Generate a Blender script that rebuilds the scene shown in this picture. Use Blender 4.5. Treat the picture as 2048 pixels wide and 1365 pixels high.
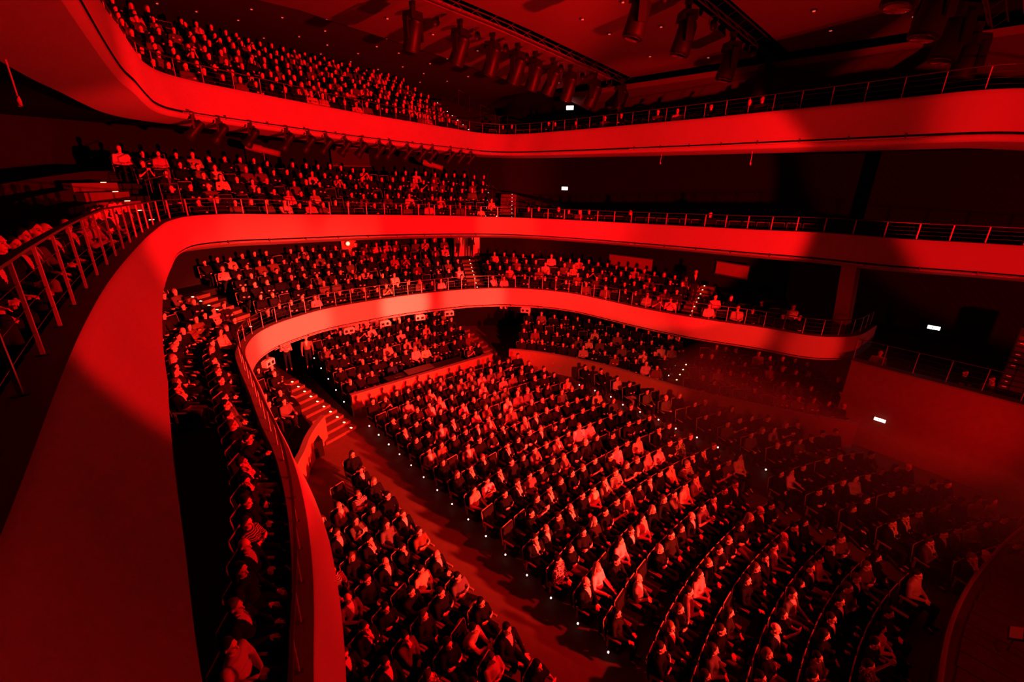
import bpy, bmesh, math, random
import numpy as np
from mathutils import Vector, Matrix

random.seed(7)
rng = np.random.default_rng(7)
SC = bpy.context.scene
COL = SC.collection
for _o in list(bpy.data.objects):
    bpy.data.objects.remove(_o)

# ----------------------------------------------------------------------------
# World axes: X runs towards the stage, Y across the hall, Z up; stalls floor z=0
# ----------------------------------------------------------------------------
CAM = Vector((0.0, 0.0, 10.5))
F_PX = 910.0
PITCH, ROLL = math.radians(20.4), math.radians(1.0)
_h = math.hypot(0.655, 0.755)
R0 = Vector((0.655 / _h, 0.755 / _h, 0))
F0 = Vector((-0.755 / _h, 0.655 / _h, 0))
U0 = Vector((0, 0, 1))
FWD = F0 * math.cos(PITCH) - U0 * math.sin(PITCH)
UPV = F0 * math.sin(PITCH) + U0 * math.cos(PITCH)
RGT = R0 * math.cos(ROLL) + UPV * math.sin(ROLL)
UPR = -R0 * math.sin(ROLL) + UPV * math.cos(ROLL)
cam_d = bpy.data.cameras.new('camera')
cam_d.sensor_width = 36.0
cam_d.lens = F_PX / 2048.0 * 36.0
cam_d.clip_end = 200
cam = bpy.data.objects.new('camera', cam_d)
COL.objects.link(cam)
cam.matrix_world = Matrix(((RGT.x, UPR.x, -FWD.x, CAM.x), (RGT.y, UPR.y, -FWD.y, CAM.y),
                           (RGT.z, UPR.z, -FWD.z, CAM.z), (0, 0, 0, 1)))
SC.camera = cam

w = bpy.data.worlds.new('world')
SC.world = w
w.use_nodes = True
w.node_tree.nodes['Background'].inputs[0].default_value = (0.10, 0.004, 0.008, 1)
w.node_tree.nodes['Background'].inputs[1].default_value = 0.02

SC.view_settings.view_transform = 'Standard'
SC.view_settings.look = 'None'
SC.view_settings.gamma = 1
SC.view_settings.use_curve_mapping = False
SC.view_settings.exposure = 0.0

RED = (1.0, 0.010, 0.006)


def spot(name, loc, aim, power, angle, blend=0.3, size=0.25, color=RED):
    d = bpy.data.lights.new(name, 'SPOT')
    d.energy = power * 1.45
    d.color = color
    d.spot_size = math.radians(angle)
    d.spot_blend = blend
    d.shadow_soft_size = size
    o = bpy.data.objects.new(name, d)
    COL.objects.link(o)
    o.location = loc
    o.rotation_euler = (Vector(aim) - Vector(loc)).to_track_quat('-Z', 'Y').to_euler()
    return o


# red stage lanterns, all hung or standing on the stage side (beyond the picture's edge)
#LIGHTS
WARM = (1.0, 0.030, 0.014)
HOT = (1.0, 0.060, 0.032)
DEEP = (1.0, 0.003, 0.004)
spot('rear_wash', (7.0, 11.0, 8.0), (-22, 10.0, 9.4), 54000, 55, 0.35, 0.2, DEEP)
spot('far_side_wash', (4.0, 3.0, 7.5), (-13.8, 21.4, 9.1), 27000, 29, 0.16, 0.3, DEEP)
spot('far_end_wash', (8.5, 3.0, 8.0), (3.2, 22.5, 12.3), 14000, 43.6, 0.16, 0.3, DEEP)
spot('near_side_wash', (5.0, 17.0, 8.0), (-13.6, -1.0, 9.2), 15000, 31, 0.12, 0.3, DEEP)
spot('near_lower_wash', (4.0, 15.0, 6.5), (-8.2, 1.4, 3.6), 5500, 32, 0.5, 0.3, DEEP)
spot('near_corner_glow', (3.0, 9.0, 2.0), (-0.8, -0.6, 7.7), 900, 22, 0.9, 0.4, DEEP)
spot('stalls_wash', (14.0, 13.5, 8.0), (-14.5, 6.6, 2.0), 135000, 28, 0.85, 0.3, WARM)
spot('stalls_top_wash', (5.0, 15.0, 13.0), (-9.5, 7.0, 0.0), 13000, 46, 0.75, 0.3, DEEP)
spot('far_stalls_wash', (6.0, 5.0, 8.5), (-14.5, 16.6, 1.0), 20000, 27, 0.6, 0.3, WARM)
spot('stalls_front_fill', (9.0, 13.0, 6.0), (-3.0, 10.0, 0.0), 500, 70, 0.8, 0.4, DEEP)
spot('front_corner_wash', (7.0, 9.0, 7.0), (-2.6, 15.2, 1.0), 1800, 26, 0.8, 0.3, WARM)
spot('uplight', (6.0, 10.0, 1.6), (-10.5, 13.5, 16.4), 11000, 54, 0.6, 0.3, DEEP)
for nm_, aim, pw, an in (('patch_lower_corner', (-20.3, 5.2, 3.8), 75000, 9.0), ('patch_lower_rear', (-21.3, 10.9, 3.8), 150000, 5.8), ('patch_lower_bend', (-20.2, 14.6, 3.8), 55000, 8),
                         ('patch_lower_far', (-8.3, 20.1, 4.0), 20000, 10), ('patch_lower_tip', (-5.3, 21.4, 3.8), 9000, 8), ('patch_middle_corner', (-20.2, 4.6, 8.4), 18000, 7.5), ('patch_middle_rear', (-21.2, 8.6, 7.9), 18000, 6.5),
                         ('patch_middle_bend', (-20.8, 17.2, 7.5), 22000, 7), ('patch_lower_side', (-17.2, 18, 4.0), 16000, 12)):
    spot(nm_, (7.5, 9.5 if aim[1] > 9 else 12.5, 6.5), aim, pw, an, 0.5, 0.35, HOT if pw > 30000 else (WARM if pw > 15000 and aim[2] > 5 else RED))
spot('haze_beam', (3.6, 17.0, 3.2), (-1.6, 22.0, 2.4), 750, 60, 1.0, 0.1, DEEP)
#ENDLIGHTS

# ----------------------------------------------------------------------------
# materials
# ----------------------------------------------------------------------------


def nodes_of(name):
    m = bpy.data.materials.new(name)
    m.use_nodes = True
    nt = m.node_tree
    return m, nt, nt.nodes['Principled BSDF']


def mat(name, col, rough=0.6, metal=0.0, noise=None, bump=0.0, bscale=40, ribs=None, var=0.0, spec=0.5):
    m, nt, b = nodes_of(name)
    b.inputs['Roughness'].default_value = rough
    b.inputs['Metallic'].default_value = metal
    b.inputs['Specular IOR Level'].default_value = spec
    b.inputs['Base Color'].default_value = (*col, 1)
    tc = nt.nodes.new('ShaderNodeTexCoord')
    if var:
        n = nt.nodes.new('ShaderNodeTexNoise')
        n.inputs['Scale'].default_value = noise or 3
        n.inputs['Detail'].default_value = 4
        nt.links.new(tc.outputs['Object'], n.inputs['Vector'])
        mx = nt.nodes.new('ShaderNodeMix')
        mx.data_type = 'RGBA'
        mx.inputs[6].default_value = (*[c * (1 - var) for c in col], 1)
        mx.inputs[7].default_value = (*[min(1, c * (1 + var)) for c in col], 1)
        nt.links.new(n.outputs['Fac'], mx.inputs[0])
        nt.links.new(mx.outputs[2], b.inputs['Base Color'])
    if bump:
        bn = nt.nodes.new('ShaderNodeBump')
        bn.inputs['Strength'].default_value = bump
        bn.inputs['Distance'].default_value = 0.02
        if ribs:
            t = nt.nodes.new('ShaderNodeTexWave')
            t.bands_direction = ribs
            t.inputs['Scale'].default_value = bscale
            t.inputs['Distortion'].default_value = 0.0
            out = t.outputs['Fac']
        else:
            t = nt.nodes.new('ShaderNodeTexNoise')
            t.inputs['Scale'].default_value = bscale
            out = t.outputs['Fac']
        nt.links.new(tc.outputs['Object'], t.inputs['Vector'])
        nt.links.new(out, bn.inputs['Height'])
        nt.links.new(bn.outputs['Normal'], b.inputs['Normal'])
    return m


def emis(name, col, strength, sample=False):
    m, nt, b = nodes_of(name)
    b.inputs['Base Color'].default_value = (*col, 1)
    b.inputs['Emission Color'].default_value = (*col, 1)
    b.inputs['Emission Strength'].default_value = strength
    if not sample:
        m.cycles.emission_sampling = 'NONE'
    return m


def tint_mat(name, pattern=None, attr=False, rough=0.85, scale=30):
    """cloth or hair whose colour belongs to each object (or each figure of the crowd)"""
    m, nt, b = nodes_of(name)
    b.inputs['Roughness'].default_value = rough
    b.inputs['Specular IOR Level'].default_value = 0.08
    if attr:
        src = nt.nodes.new('ShaderNodeAttribute')
        src.attribute_name = 'tint'
        col = src.outputs['Color']
    else:
        src = nt.nodes.new('ShaderNodeObjectInfo')
        col = src.outputs['Color']
    if pattern:
        tc = nt.nodes.new('ShaderNodeTexCoord')
        if pattern == 'stripe':
            t = nt.nodes.new('ShaderNodeTexWave')
            t.bands_direction = 'Z'
            t.inputs['Scale'].default_value = 9
            f = t.outputs['Fac']
        else:
            t = nt.nodes.new('ShaderNodeTexVoronoi')
            t.inputs['Scale'].default_value = scale
            f = t.outputs['Distance']
        nt.links.new(tc.outputs['Object'], t.inputs['Vector'])
        r = nt.nodes.new('ShaderNodeValToRGB')
        r.color_ramp.elements[0].position = 0.42
        r.color_ramp.elements[1].position = 0.5
        nt.links.new(f, r.inputs[0])
        mx = nt.nodes.new('ShaderNodeMix')
        mx.data_type = 'RGBA'
        nt.links.new(r.outputs['Color'], mx.inputs[0])
        nt.links.new(col, mx.inputs[6])
        mx.inputs[7].default_value = (0.03, 0.03, 0.03, 1)
        col = mx.outputs[2]
    nt.links.new(col, b.inputs['Base Color'])
    return m


M = {
    'plaster': mat('white_plaster', (0.43, 0.425, 0.42), 0.65, spec=0.15, var=0.06, noise=1.5, bump=0.06, bscale=30),
    'ledge': mat('ledge_shaded', (0.20, 0.195, 0.19), 0.6, spec=0.2, var=0.08, noise=4),  # plaster grey darkened in colour for tops that level light leaves dark
    'darkwall': mat('dark_slat_wall', (0.010, 0.009, 0.009), 0.85, spec=0.1, bump=0.6, bscale=2.2, ribs='DIAGONAL', var=0.2),
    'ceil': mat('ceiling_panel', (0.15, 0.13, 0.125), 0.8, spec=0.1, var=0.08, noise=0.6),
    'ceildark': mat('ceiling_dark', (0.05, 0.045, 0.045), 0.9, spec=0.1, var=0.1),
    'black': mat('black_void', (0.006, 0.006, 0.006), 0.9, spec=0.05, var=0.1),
    'carpet': mat('dark_carpet', (0.016, 0.013, 0.013), 0.95, spec=0.05, var=0.3, noise=20, bump=0.3, bscale=120),
    'floorwood': mat('floor_wood', (0.12, 0.078, 0.053), 0.6, spec=0.2, var=0.25, noise=5, bump=0.05, bscale=30),
    'panelwood': mat('panel_wood', (0.30, 0.19, 0.12), 0.6, spec=0.2, var=0.2, noise=6),
    'plank': mat('stage_plank', (0.10, 0.065, 0.045), 0.45, var=0.35, noise=7),
    'steel': mat('rail_steel', (0.55, 0.54, 0.53), 0.45, 0.25, var=0.05),
    'darksteel': mat('dark_steel', (0.10, 0.10, 0.10), 0.45, 0.6, var=0.05),
    'fixture': mat('fixture_black', (0.010, 0.010, 0.010), 0.5, 0.0, spec=0.25, var=0.1),
    'glass': mat('lens_glass', (0.35, 0.3, 0.3), 0.08, 0.9, var=0.02),
    'cream': mat('box_cream', (0.72, 0.70, 0.66), 0.5, var=0.05),
    'seat': mat('seat_fabric', (0.012, 0.010, 0.011), 0.95, spec=0.05, var=0.3, noise=30, bump=0.2, bscale=150),
    'seatunder': mat('seat_underside', (0.28, 0.18, 0.11), 0.5, var=0.15, noise=10),
    'rim': mat('seat_rim', (0.30, 0.20, 0.13), 0.4, var=0.1, noise=12),
    'skin': mat('skin', (0.76, 0.48, 0.37), 0.55, var=0.06, noise=30),
    'lip': mat('lip', (0.32, 0.12, 0.11), 0.5, var=0.1),
    'eye': mat('eye', (0.03, 0.025, 0.022), 0.3, var=0.1),
    'shirt': mat('shirt_white', (0.62, 0.60, 0.58), 0.85, var=0.05),
    'cloth': tint_mat('cloth'), 'stripe': tint_mat('cloth_striped', 'stripe'), 'dots': tint_mat('cloth_patterned', 'dots'),
    'hair': tint_mat('hair', rough=0.5),
    'shoe': mat('shoe_leather', (0.015, 0.013, 0.012), 0.4, var=0.1),
    'ctint': tint_mat('crowd_cloth', attr=True),
    'stepglow': emis('step_glow', (1.0, 0.72, 0.36), 2.6),
    'dotglow': emis('row_end_glow', (1.0, 0.93, 0.85), 2.2),
    'sign': emis('sign_white', (0.95, 1.0, 0.93), 4.0),
    'signgreen': emis('sign_green', (0.25, 0.50, 0.36), 0.9),
    'redlamp': emis('red_lamp', (1.0, 0.10, 0.05), 14.0),
    'redled': emis('red_led', (1.0, 0.03, 0.02), 0.4),
    'ceilglint': emis('lamp_glint_glow', (1.0, 0.14, 0.09), 0.5),  # red glint of reflected light on lamp glass, put in as faint glow
}

# ----------------------------------------------------------------------------
# mesh helpers
# ----------------------------------------------------------------------------


class MB:
    def __init__(s):
        s.v, s.f, s.m = [], [], []

    def add(s, vs, fs, mi=0):
        o = len(s.v)
        s.v += [tuple(p) for p in vs]
        s.f += [tuple(i + o for i in f) for f in fs]
        s.m += [mi] * len(fs)
        return s

    def box(s, c, size, rot=None, mi=0, taper=1.0):
        hx, hy, hz = size[0] / 2, size[1] / 2, size[2] / 2
        vs = []
        for z in (-1, 1):
            k = taper if z > 0 else 1.0
            for x, y in ((-1, -1), (1, -1), (1, 1), (-1, 1)):
                p = Vector((x * hx * k, y * hy * k, z * hz))
                if rot is not None:
                    p = rot @ p
                vs.append(p + Vector(c))
        return s.add(vs, [(3, 2, 1, 0), (4, 5, 6, 7), (0, 1, 5, 4), (1, 2, 6, 5), (2, 3, 7, 6), (3, 0, 4, 7)], mi)

    def tube(s, pts, r, n=6, mi=0, caps=True, flat=None):
        pts = [Vector(p) for p in pts]
        rings = []
        for i, p in enumerate(pts):
            t = (pts[min(i + 1, len(pts) - 1)] - pts[max(i - 1, 0)]).normalized()
            a = t.cross(Vector((0, 0, 1)))
            a = a.normalized() if a.length > 1e-4 else Vector((1, 0, 0))
            b = a.cross(t).normalized()
            rr = r[i] if isinstance(r, (list, tuple)) else r
            ra, rb = (rr, rr) if flat is None else flat
            rings.append([p + a * (ra * math.cos(2 * math.pi * (k + .5) / n)) + b * (rb * math.sin(2 * math.pi * (k + .5) / n)) for k in range(n)])
        vs = [q for ring in rings for q in ring]
        fs = []
        for i in range(len(pts) - 1):
            for k in range(n):
                k2 = (k + 1) % n
                fs.append((i * n + k, i * n + k2, (i + 1) * n + k2, (i + 1) * n + k))
        if caps:
            fs.append(tuple(range(n)))
            fs.append(tuple(range(len(vs) - 1, len(vs) - n - 1, -1)))
        return s.add(vs, fs, mi)

    def strip(s, lines, mi=0, flip=False):
        n = len(lines[0])
        vs = [p for ln in lines for p in ln]
        fs = []
        for j in range(len(lines) - 1):
            for i in range(n - 1):
                q = (j * n + i, j * n + i + 1, (j + 1) * n + i + 1, (j + 1) * n + i)
                fs.append(q[::-1] if flip else q)
        return s.add(vs, fs, mi)

    def mesh(s, name, mats, smooth=False):
        me = bpy.data.meshes.new(name)
        me.from_pydata(s.v, [], s.f)
        for m in (mats if isinstance(mats, (list, tuple)) else [mats]):
            me.materials.append(m)
        if any(s.m):
            me.polygons.foreach_set('material_index', s.m)
        if smooth:
            me.polygons.foreach_set('use_smooth', [True] * len(me.polygons))
        me.update()
        return me

    def build(s, name, mats, parent=None, smooth=False):
        return link(name, s.mesh(name, mats, smooth), parent)


def link(name, data, parent=None, loc=None, rotz=None):
    o = bpy.data.objects.new(name, data)
    COL.objects.link(o)
    if parent is not None:
        o.parent = parent
    if loc is not None:
        o.location = loc
    if rotz is not None:
        o.rotation_euler = (0, 0, rotz)
    return o


def tag(o, label=None, cat=None, group=None, kind=None):
    if label:
        o['label'] = label
    if cat:
        o['category'] = cat
    if group:
        o['group'] = group
    if kind:
        o['kind'] = kind
    return o


def thing(name, label, cat, loc=(0, 0, 0), rotz=0, group=None):
    return tag(link(name, None, None, loc, rotz), label, cat, group)


ORD = ('first second third fourth fifth sixth seventh eighth ninth tenth eleventh twelfth thirteenth fourteenth fifteenth sixteenth '
       'seventeenth eighteenth nineteenth twentieth twenty-first twenty-second twenty-third twenty-fourth twenty-fifth twenty-sixth '
       'twenty-seventh twenty-eighth twenty-ninth thirtieth').split()


def ordn(k):
    return ORD[k] if k < len(ORD) else 'number %d' % (k + 1)


def project(p):
    d = Vector(p) - CAM
    f = d.dot(FWD)
    if f < 0.05:
        return None
    return 1024 + F_PX * d.dot(RGT) / f, 682.5 - F_PX * d.dot(UPR) / f, d.length


def in_frame(p, margin=130):
    q = project(p)
    return q is not None and -margin < q[0] < 2048 + margin and -margin < q[1] < 1365 + margin


# ----------------------------------------------------------------------------
# balcony front curves in metres (x along the hall, y across, z of the ledge)
# ----------------------------------------------------------------------------
B1 = [(2.5, -0.9, 4.3), (0.5, -0.55, 4.3), (-2.0, 0.0, 4.3), (-4.58, 0.74, 4.30), (-5.68, 1.11, 4.30), (-6.48, 1.35, 4.30), (-7.74, 1.66, 4.30), (-9.01, 1.90, 4.30), (-10.31, 2.07, 4.30),
      (-11.93, 2.17, 4.30), (-14.22, 2.38, 4.30), (-16.02, 2.51, 4.30), (-17.42, 2.66, 4.30), (-18.26, 2.88, 4.30), (-19.36, 3.43, 4.30), (-20.21, 4.27, 4.30),
      (-20.86, 5.51, 4.30), (-21.27, 6.78, 4.30), (-21.36, 8.90, 4.30), (-21.26, 10.74, 4.30), (-20.92, 12.59, 4.30), (-20.37, 14.46, 4.30), (-19.39, 16.15, 4.30),
      (-17.97, 17.46, 4.30), (-16.18, 18.36, 4.30), (-14.12, 18.70, 4.30), (-12.18, 18.95, 4.30), (-9.51, 19.62, 4.30), (-7.22, 20.58, 4.30), (-5.38, 21.15, 4.30),
      (-4.64, 21.80, 4.30), (-4.11, 22.77, 4.30), (-4.01, 23.94, 4.30), (-4.0, 25.2, 4.3)]
B2 = [(3.0, -0.75, 8.9), (0.5, -0.74, 8.9), (-1.3, -0.70, 8.9), (-2.57, -0.67, 8.9), (-3.22, -0.63, 8.9), (-4.28, -0.57, 8.9), (-5.23, -0.51, 8.9), (-6.62, -0.40, 8.9), (-8.89, -0.16, 8.9),
      (-12.52, 0.37, 8.9), (-15.19, 0.83, 8.9), (-18.0, 1.45, 8.9), (-19.35, 2.15, 8.9), (-19.85, 3.32, 8.88), (-20.47, 5.26, 8.74), (-21.51, 9.52, 8.46), (-21.54, 14.08, 8.21),
      (-20.94, 17.09, 8.05), (-18.93, 18.6, 8.05), (-15.89, 19.85, 8.09), (-11.86, 20.4, 8.23), (-8.0, 20.5, 8.4), (-5.91, 20.6, 8.5), (-3.54, 21.11, 8.5), (-1.79, 22.0, 8.5),
      (-0.52, 22.56, 8.5), (2.5, 23.6, 8.5)]
B3 = [(4.0, -0.6, 13.35), (-2.0, -0.35, 13.35), (-8.0, 0.22, 13.35), (-12.84, 0.78, 13.35), (-14.18, 1.02, 13.35), (-16.81, 1.43, 13.35), (-18.79, 1.80, 13.35), (-20.19, 2.33, 13.35),
      (-21.4, 3.44, 13.35), (-21.95, 5.46, 13.25), (-22.58, 7.84, 13.14), (-23.23, 9.70, 13.08), (-23.95, 12.79, 12.98), (-25.10, 16.80, 12.89), (-25.65, 19.5, 12.82), (-25.06, 20.74, 12.80),
      (-23.6, 21.28, 12.80), (-20.92, 21.25, 12.80), (-15.64, 20.79, 12.80), (-11.31, 20.29, 12.80), (-8.55, 19.81, 12.80), (-5.67, 19.34, 12.80), (-3.42, 18.88, 12.80), (-2.48, 18.72, 12.80),
      (-1.85, 18.86, 12.80), (-1.3, 19.4, 12.80), (-0.6, 20.6, 12.8), (0.2, 22.6, 12.8)]


def resample(pts, step):
    P = np.array(pts, float)
    E = np.vstack([2 * P[0] - P[1], P, 2 * P[-1] - P[-2]])
    out = []
    for i in range(1, len(E) - 2):
        p0, p1, p2, p3 = E[i - 1:i + 3]
        t0 = 0
        t1 = t0 + np.linalg.norm(p1 - p0) ** .5
        t2 = t1 + np.linalg.norm(p2 - p1) ** .5
        t3 = t2 + np.linalg.norm(p3 - p2) ** .5
        for t in np.linspace(t1, t2, 14, endpoint=False):
            a1 = (t1 - t) / (t1 - t0) * p0 + (t - t0) / (t1 - t0) * p1
            a2 = (t2 - t) / (t2 - t1) * p1 + (t - t1) / (t2 - t1) * p2
            a3 = (t3 - t) / (t3 - t2) * p2 + (t - t2) / (t3 - t2) * p3
            b1 = (t2 - t) / (t2 - t0) * a1 + (t - t0) / (t2 - t0) * a2
            b2 = (t3 - t) / (t3 - t1) * a2 + (t - t1) / (t3 - t1) * a3
            out.append((t2 - t) / (t2 - t1) * b1 + (t - t1) / (t2 - t1) * b2)
    out.append(P[-1])
    D = np.array(out)
    L = np.concatenate([[0], np.cumsum(np.linalg.norm(np.diff(D, axis=0), axis=1))])
    n = max(2, int(L[-1] / step))
    s = np.linspace(0, L[-1], n + 1)
    return np.stack([np.interp(s, L, D[:, k]) for k in range(3)], 1), s


class Curve:
    """a balcony front: points, arc length and outward (audience side) normals"""

    def __init__(c, pts, step=0.3, sm=9):
        c.p, c.s = resample(pts, step)
        t = np.gradient(c.p[:, :2], axis=0)
        t /= np.linalg.norm(t, axis=1)[:, None]
        n = np.stack([-t[:, 1], t[:, 0]], 1)
        k = np.ones(sm) / sm
        pad = np.pad(n, ((sm // 2, sm // 2), (0, 0)), 'edge')
        n = np.stack([np.convolve(pad[:, i], k, 'valid') for i in range(2)], 1)
        c.n = n / np.linalg.norm(n, axis=1)[:, None]

    def off(c, d, dz, i0=0, i1=None):
        d = np.asarray(d) if np.ndim(d) else np.full(len(c.p), d)
        dz = np.asarray(dz) if np.ndim(dz) else np.full(len(c.p), dz)
        q = c.p.copy()
        q[:, :2] += c.n * d[:, None]
        q[:, 2] += dz
        return [tuple(x) for x in q[i0:i1]]

    def nearest(c, x, y):
        return int(np.argmin((c.p[:, 0] - x) ** 2 + (c.p[:, 1] - y) ** 2))

    def at(c, s):
        p = np.array([np.interp(s, c.s, c.p[:, k]) for k in range(3)])
        n = np.array([np.interp(s, c.s, c.n[:, k]) for k in range(2)])
        return p, n / np.linalg.norm(n)


C1, C2, C3 = Curve(B1), Curve(B2), Curve(B3)


def falloff(c, pairs):
    """value along a balcony front given at some x,y points"""
    ii = [c.nearest(x, y) for x, y, v in pairs]
    o = np.argsort(ii)
    return np.interp(np.arange(len(c.p)), np.array(ii)[o], np.array([v for _, _, v in pairs])[o])


G1 = falloff(C1, [(2, -.9, .3), (-13, 2.3, .8), (-19, 3.4, 1), (-19.5, 16, 1), (-16, 18.3, .7), (-5, 21.3, .6)])
G2 = falloff(C2, [(3, -.7, .1), (-15, .8, .15), (-19.5, 2.6, 1), (-20.9, 17, 1), (-18, 19, .2), (2, 23, .1)])
G3 = falloff(C3, [(4, -.6, .3), (-14, 1, .6), (-17, 1.4, 1), (-25.6, 19.6, 1), (-23, 21.3, .15), (0, 22, .1)])
FL1, FL2, FL3 = 0.72, 0.72, 0.62    # drop from ledge to first row's floor
FLAREN = {1: falloff(C1, [(2.5, -.9, .3), (-8, 1.7, .30), (-10.5, 2.1, .2), (-13, 2.3, .04), (-20, 4, 0.0), (-4, 24, 0)]),
          2: falloff(C2, [(3, -.7, .55), (-4, -.6, .52), (-7, -.3, .5), (-9, -.1, .40), (-12.5, .4, .2), (-16, 1, .12), (-19.5, 2.4, .03), (2, 23, .03)]),
          3: falloff(C3, [(4, -.6, .1), (-19, 1.9, .05), (0, 22, .05)])}


def floor_drop(level):
    if level == 2:    # beside the camera the first row sits nearly at ledge height
        return falloff(C2, [(3, -.7, .38), (-6, -.45, .42), (-10, 0, .62), (-19.5, 2.6, FL2), (2, 23, FL2)])
    return np.full(len((C1, C2, C3)[level - 1].p), {1: FL1, 3: FL3}[level])


def balcony(level, c, G, rise, nrows, depth, label, i0, i1, wall_d):
    root = thing('balcony', label, 'balcony')
    fl = -FLAREN[level]
    h = 1.05 if level == 3 else 0.94
    lh = 0.25 if level == 3 else 0.13
    drop = floor_drop(level)
    prof = [(0.0, 0.0), (-0.012, -0.03)]
    lines = [c.off(0.03, 0.0), c.off(0.0, -0.03)]
    for k in range(1, 9):
        u = k / 8
        lines.append(c.off(fl * (u ** 1.3) - 0.0, -0.03 - (h - 0.03) * u))
    MB().strip(lines).build('fascia', M['plaster'], root, True)
    MB().strip([c.off(0.34, 0.0), c.off(0.03, 0.0)]).strip([c.off(0.34, -drop), c.off(0.34, 0.0)]).build('ledge', M['ledge'], root)
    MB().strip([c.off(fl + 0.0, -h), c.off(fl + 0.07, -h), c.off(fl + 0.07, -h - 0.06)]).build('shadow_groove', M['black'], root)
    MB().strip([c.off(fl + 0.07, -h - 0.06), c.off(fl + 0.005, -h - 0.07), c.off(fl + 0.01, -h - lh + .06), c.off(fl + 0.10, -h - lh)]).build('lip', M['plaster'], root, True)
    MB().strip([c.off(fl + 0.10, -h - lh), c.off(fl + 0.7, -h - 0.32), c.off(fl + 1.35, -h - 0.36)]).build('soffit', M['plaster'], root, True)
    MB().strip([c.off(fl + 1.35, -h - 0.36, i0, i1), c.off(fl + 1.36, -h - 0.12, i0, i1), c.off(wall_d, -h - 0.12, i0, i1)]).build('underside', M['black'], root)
    ln = []
    d0 = 0.34
    for k in range(nrows):
        z = -drop + G * rise * k
        ln.append(c.off(d0, z, i0, i1))
        d1 = (0.34 + 0.98) if k == 0 else d0 + depth
        ln.append(c.off(d1, z, i0, i1))
        d0 = d1
    z = -drop + G * rise * (nrows - 1)
    ln.append(c.off(wall_d, z, i0, i1))
    MB().strip(ln, flip=True).build('terrace', M['carpet'], root)
    return root


def tip(c, x, y):
    return c.nearest(x, y)


W1, W2, W3 = 6.3, 8.2, 9.4
RISE1, RISE2, RISE3 = 0.30, 0.42, 0.45
balcony(1, C1, G1, RISE1, 6, 0.9, 'lowest white balcony curving round the stalls, lit red', 0, tip(C1, -5.6, 21.1), W1)
balcony(2, C2, G2, RISE2, 6, 0.9, 'middle white balcony with the nearest curved fascia, lit red', 0, None, W2)
balcony(3, C3, G3, RISE3, 8, 0.88, 'topmost white balcony under the ceiling, lit red', 0, tip(C3, -2.6, 18.7), W3)

# ----------------------------------------------------------------------------
# room shell
# ----------------------------------------------------------------------------


def structure(o, label=None):
    return tag(o, label, None, None, 'structure')


structure(MB().box((-8, 10, -0.1), (62, 44, 0.2)).build('floor', M['floorwood']), 'dark wooden floor of the stalls')


def wall_strip(name, c, d, z0, z1, i0=0, i1=None):
    a = np.array(c.off(d, 0, i0, i1))
    lo, hi = a.copy(), a.copy()
    lo[:, 2] = z0
    hi[:, 2] = z1
    structure(MB().strip([[tuple(p) for p in hi], [tuple(p) for p in lo]]).build(name, M['darkwall'], None, True))


wall_strip('wall_lower', C1, W1, -0.05, 8.2, 0, tip(C1, -5.6, 21.1))
wall_strip('wall_middle', C2, W2, 6.0, 13.2)
wall_strip('wall_upper', C3, W3, 10.5, 18.5, 0, tip(C3, -2.6, 18.7))
structure(MB().box((2, 27.2, 8.0), (16, 0.3, 20)).build('wall_stage_side', M['darkwall']))

# ceiling panels with open slots for the lighting trusses
ceil_root = structure(link('ceiling', None))


def zc(q):
    return float(np.interp(q, [-8, 8, 12, 15, 20, 24, 28], [17.3, 17.1, 16.7, 16.45, 15.85, 15.35, 15.1]))


def ceil_panel(s0, s1, q0, q1, dz, m):
    qs = np.linspace(q0, q1, 14)
    b = MB()
    lo = [[(s, q, zc(q) + dz) for q in qs] for s in (s0, s1)]
    hi = [[(s, q, zc(q) + dz + 0.22) for q in qs] for s in (s0, s1)]
    b.strip([lo[0], lo[1]]).strip([hi[1], hi[0]]).strip([lo[1], hi[1]]).strip([hi[0], lo[0]])
    for k, fl_ in ((0, 1), (-1, 0)):
        q = [lo[0][k], lo[1][k], hi[1][k], hi[0][k]]
        b.add(q, [(0, 1, 2, 3)])
    b.build('ceiling_panel', m, ceil_root)


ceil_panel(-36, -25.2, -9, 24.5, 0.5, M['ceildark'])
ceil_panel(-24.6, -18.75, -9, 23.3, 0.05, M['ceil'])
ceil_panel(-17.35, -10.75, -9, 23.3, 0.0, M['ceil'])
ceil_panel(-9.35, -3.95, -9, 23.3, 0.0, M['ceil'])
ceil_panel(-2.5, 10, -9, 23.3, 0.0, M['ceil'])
b = MB()
for s0, s1 in ((-22.5, -17.6), (-17.6, 10)):
    a = [(s0, 23.6, 14.95), (s1, 23.6, 14.95), (s1, 27.5, 14.1), (s0, 27.5, 14.1)]
    b.add(a + [(x, y, z + .25) for x, y, z in a], [(0, 1, 2, 3), (7, 6, 5, 4), (0, 4, 5, 1), (3, 2, 6, 7), (1, 5, 6, 2), (0, 3, 7, 4)])
b.build('side_ceiling_panel', M['ceil'], ceil_root)
MB().box((-12, 9, 18.6), (50, 38, 0.1)).build('roof_void', M['black'], ceil_root)

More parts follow.
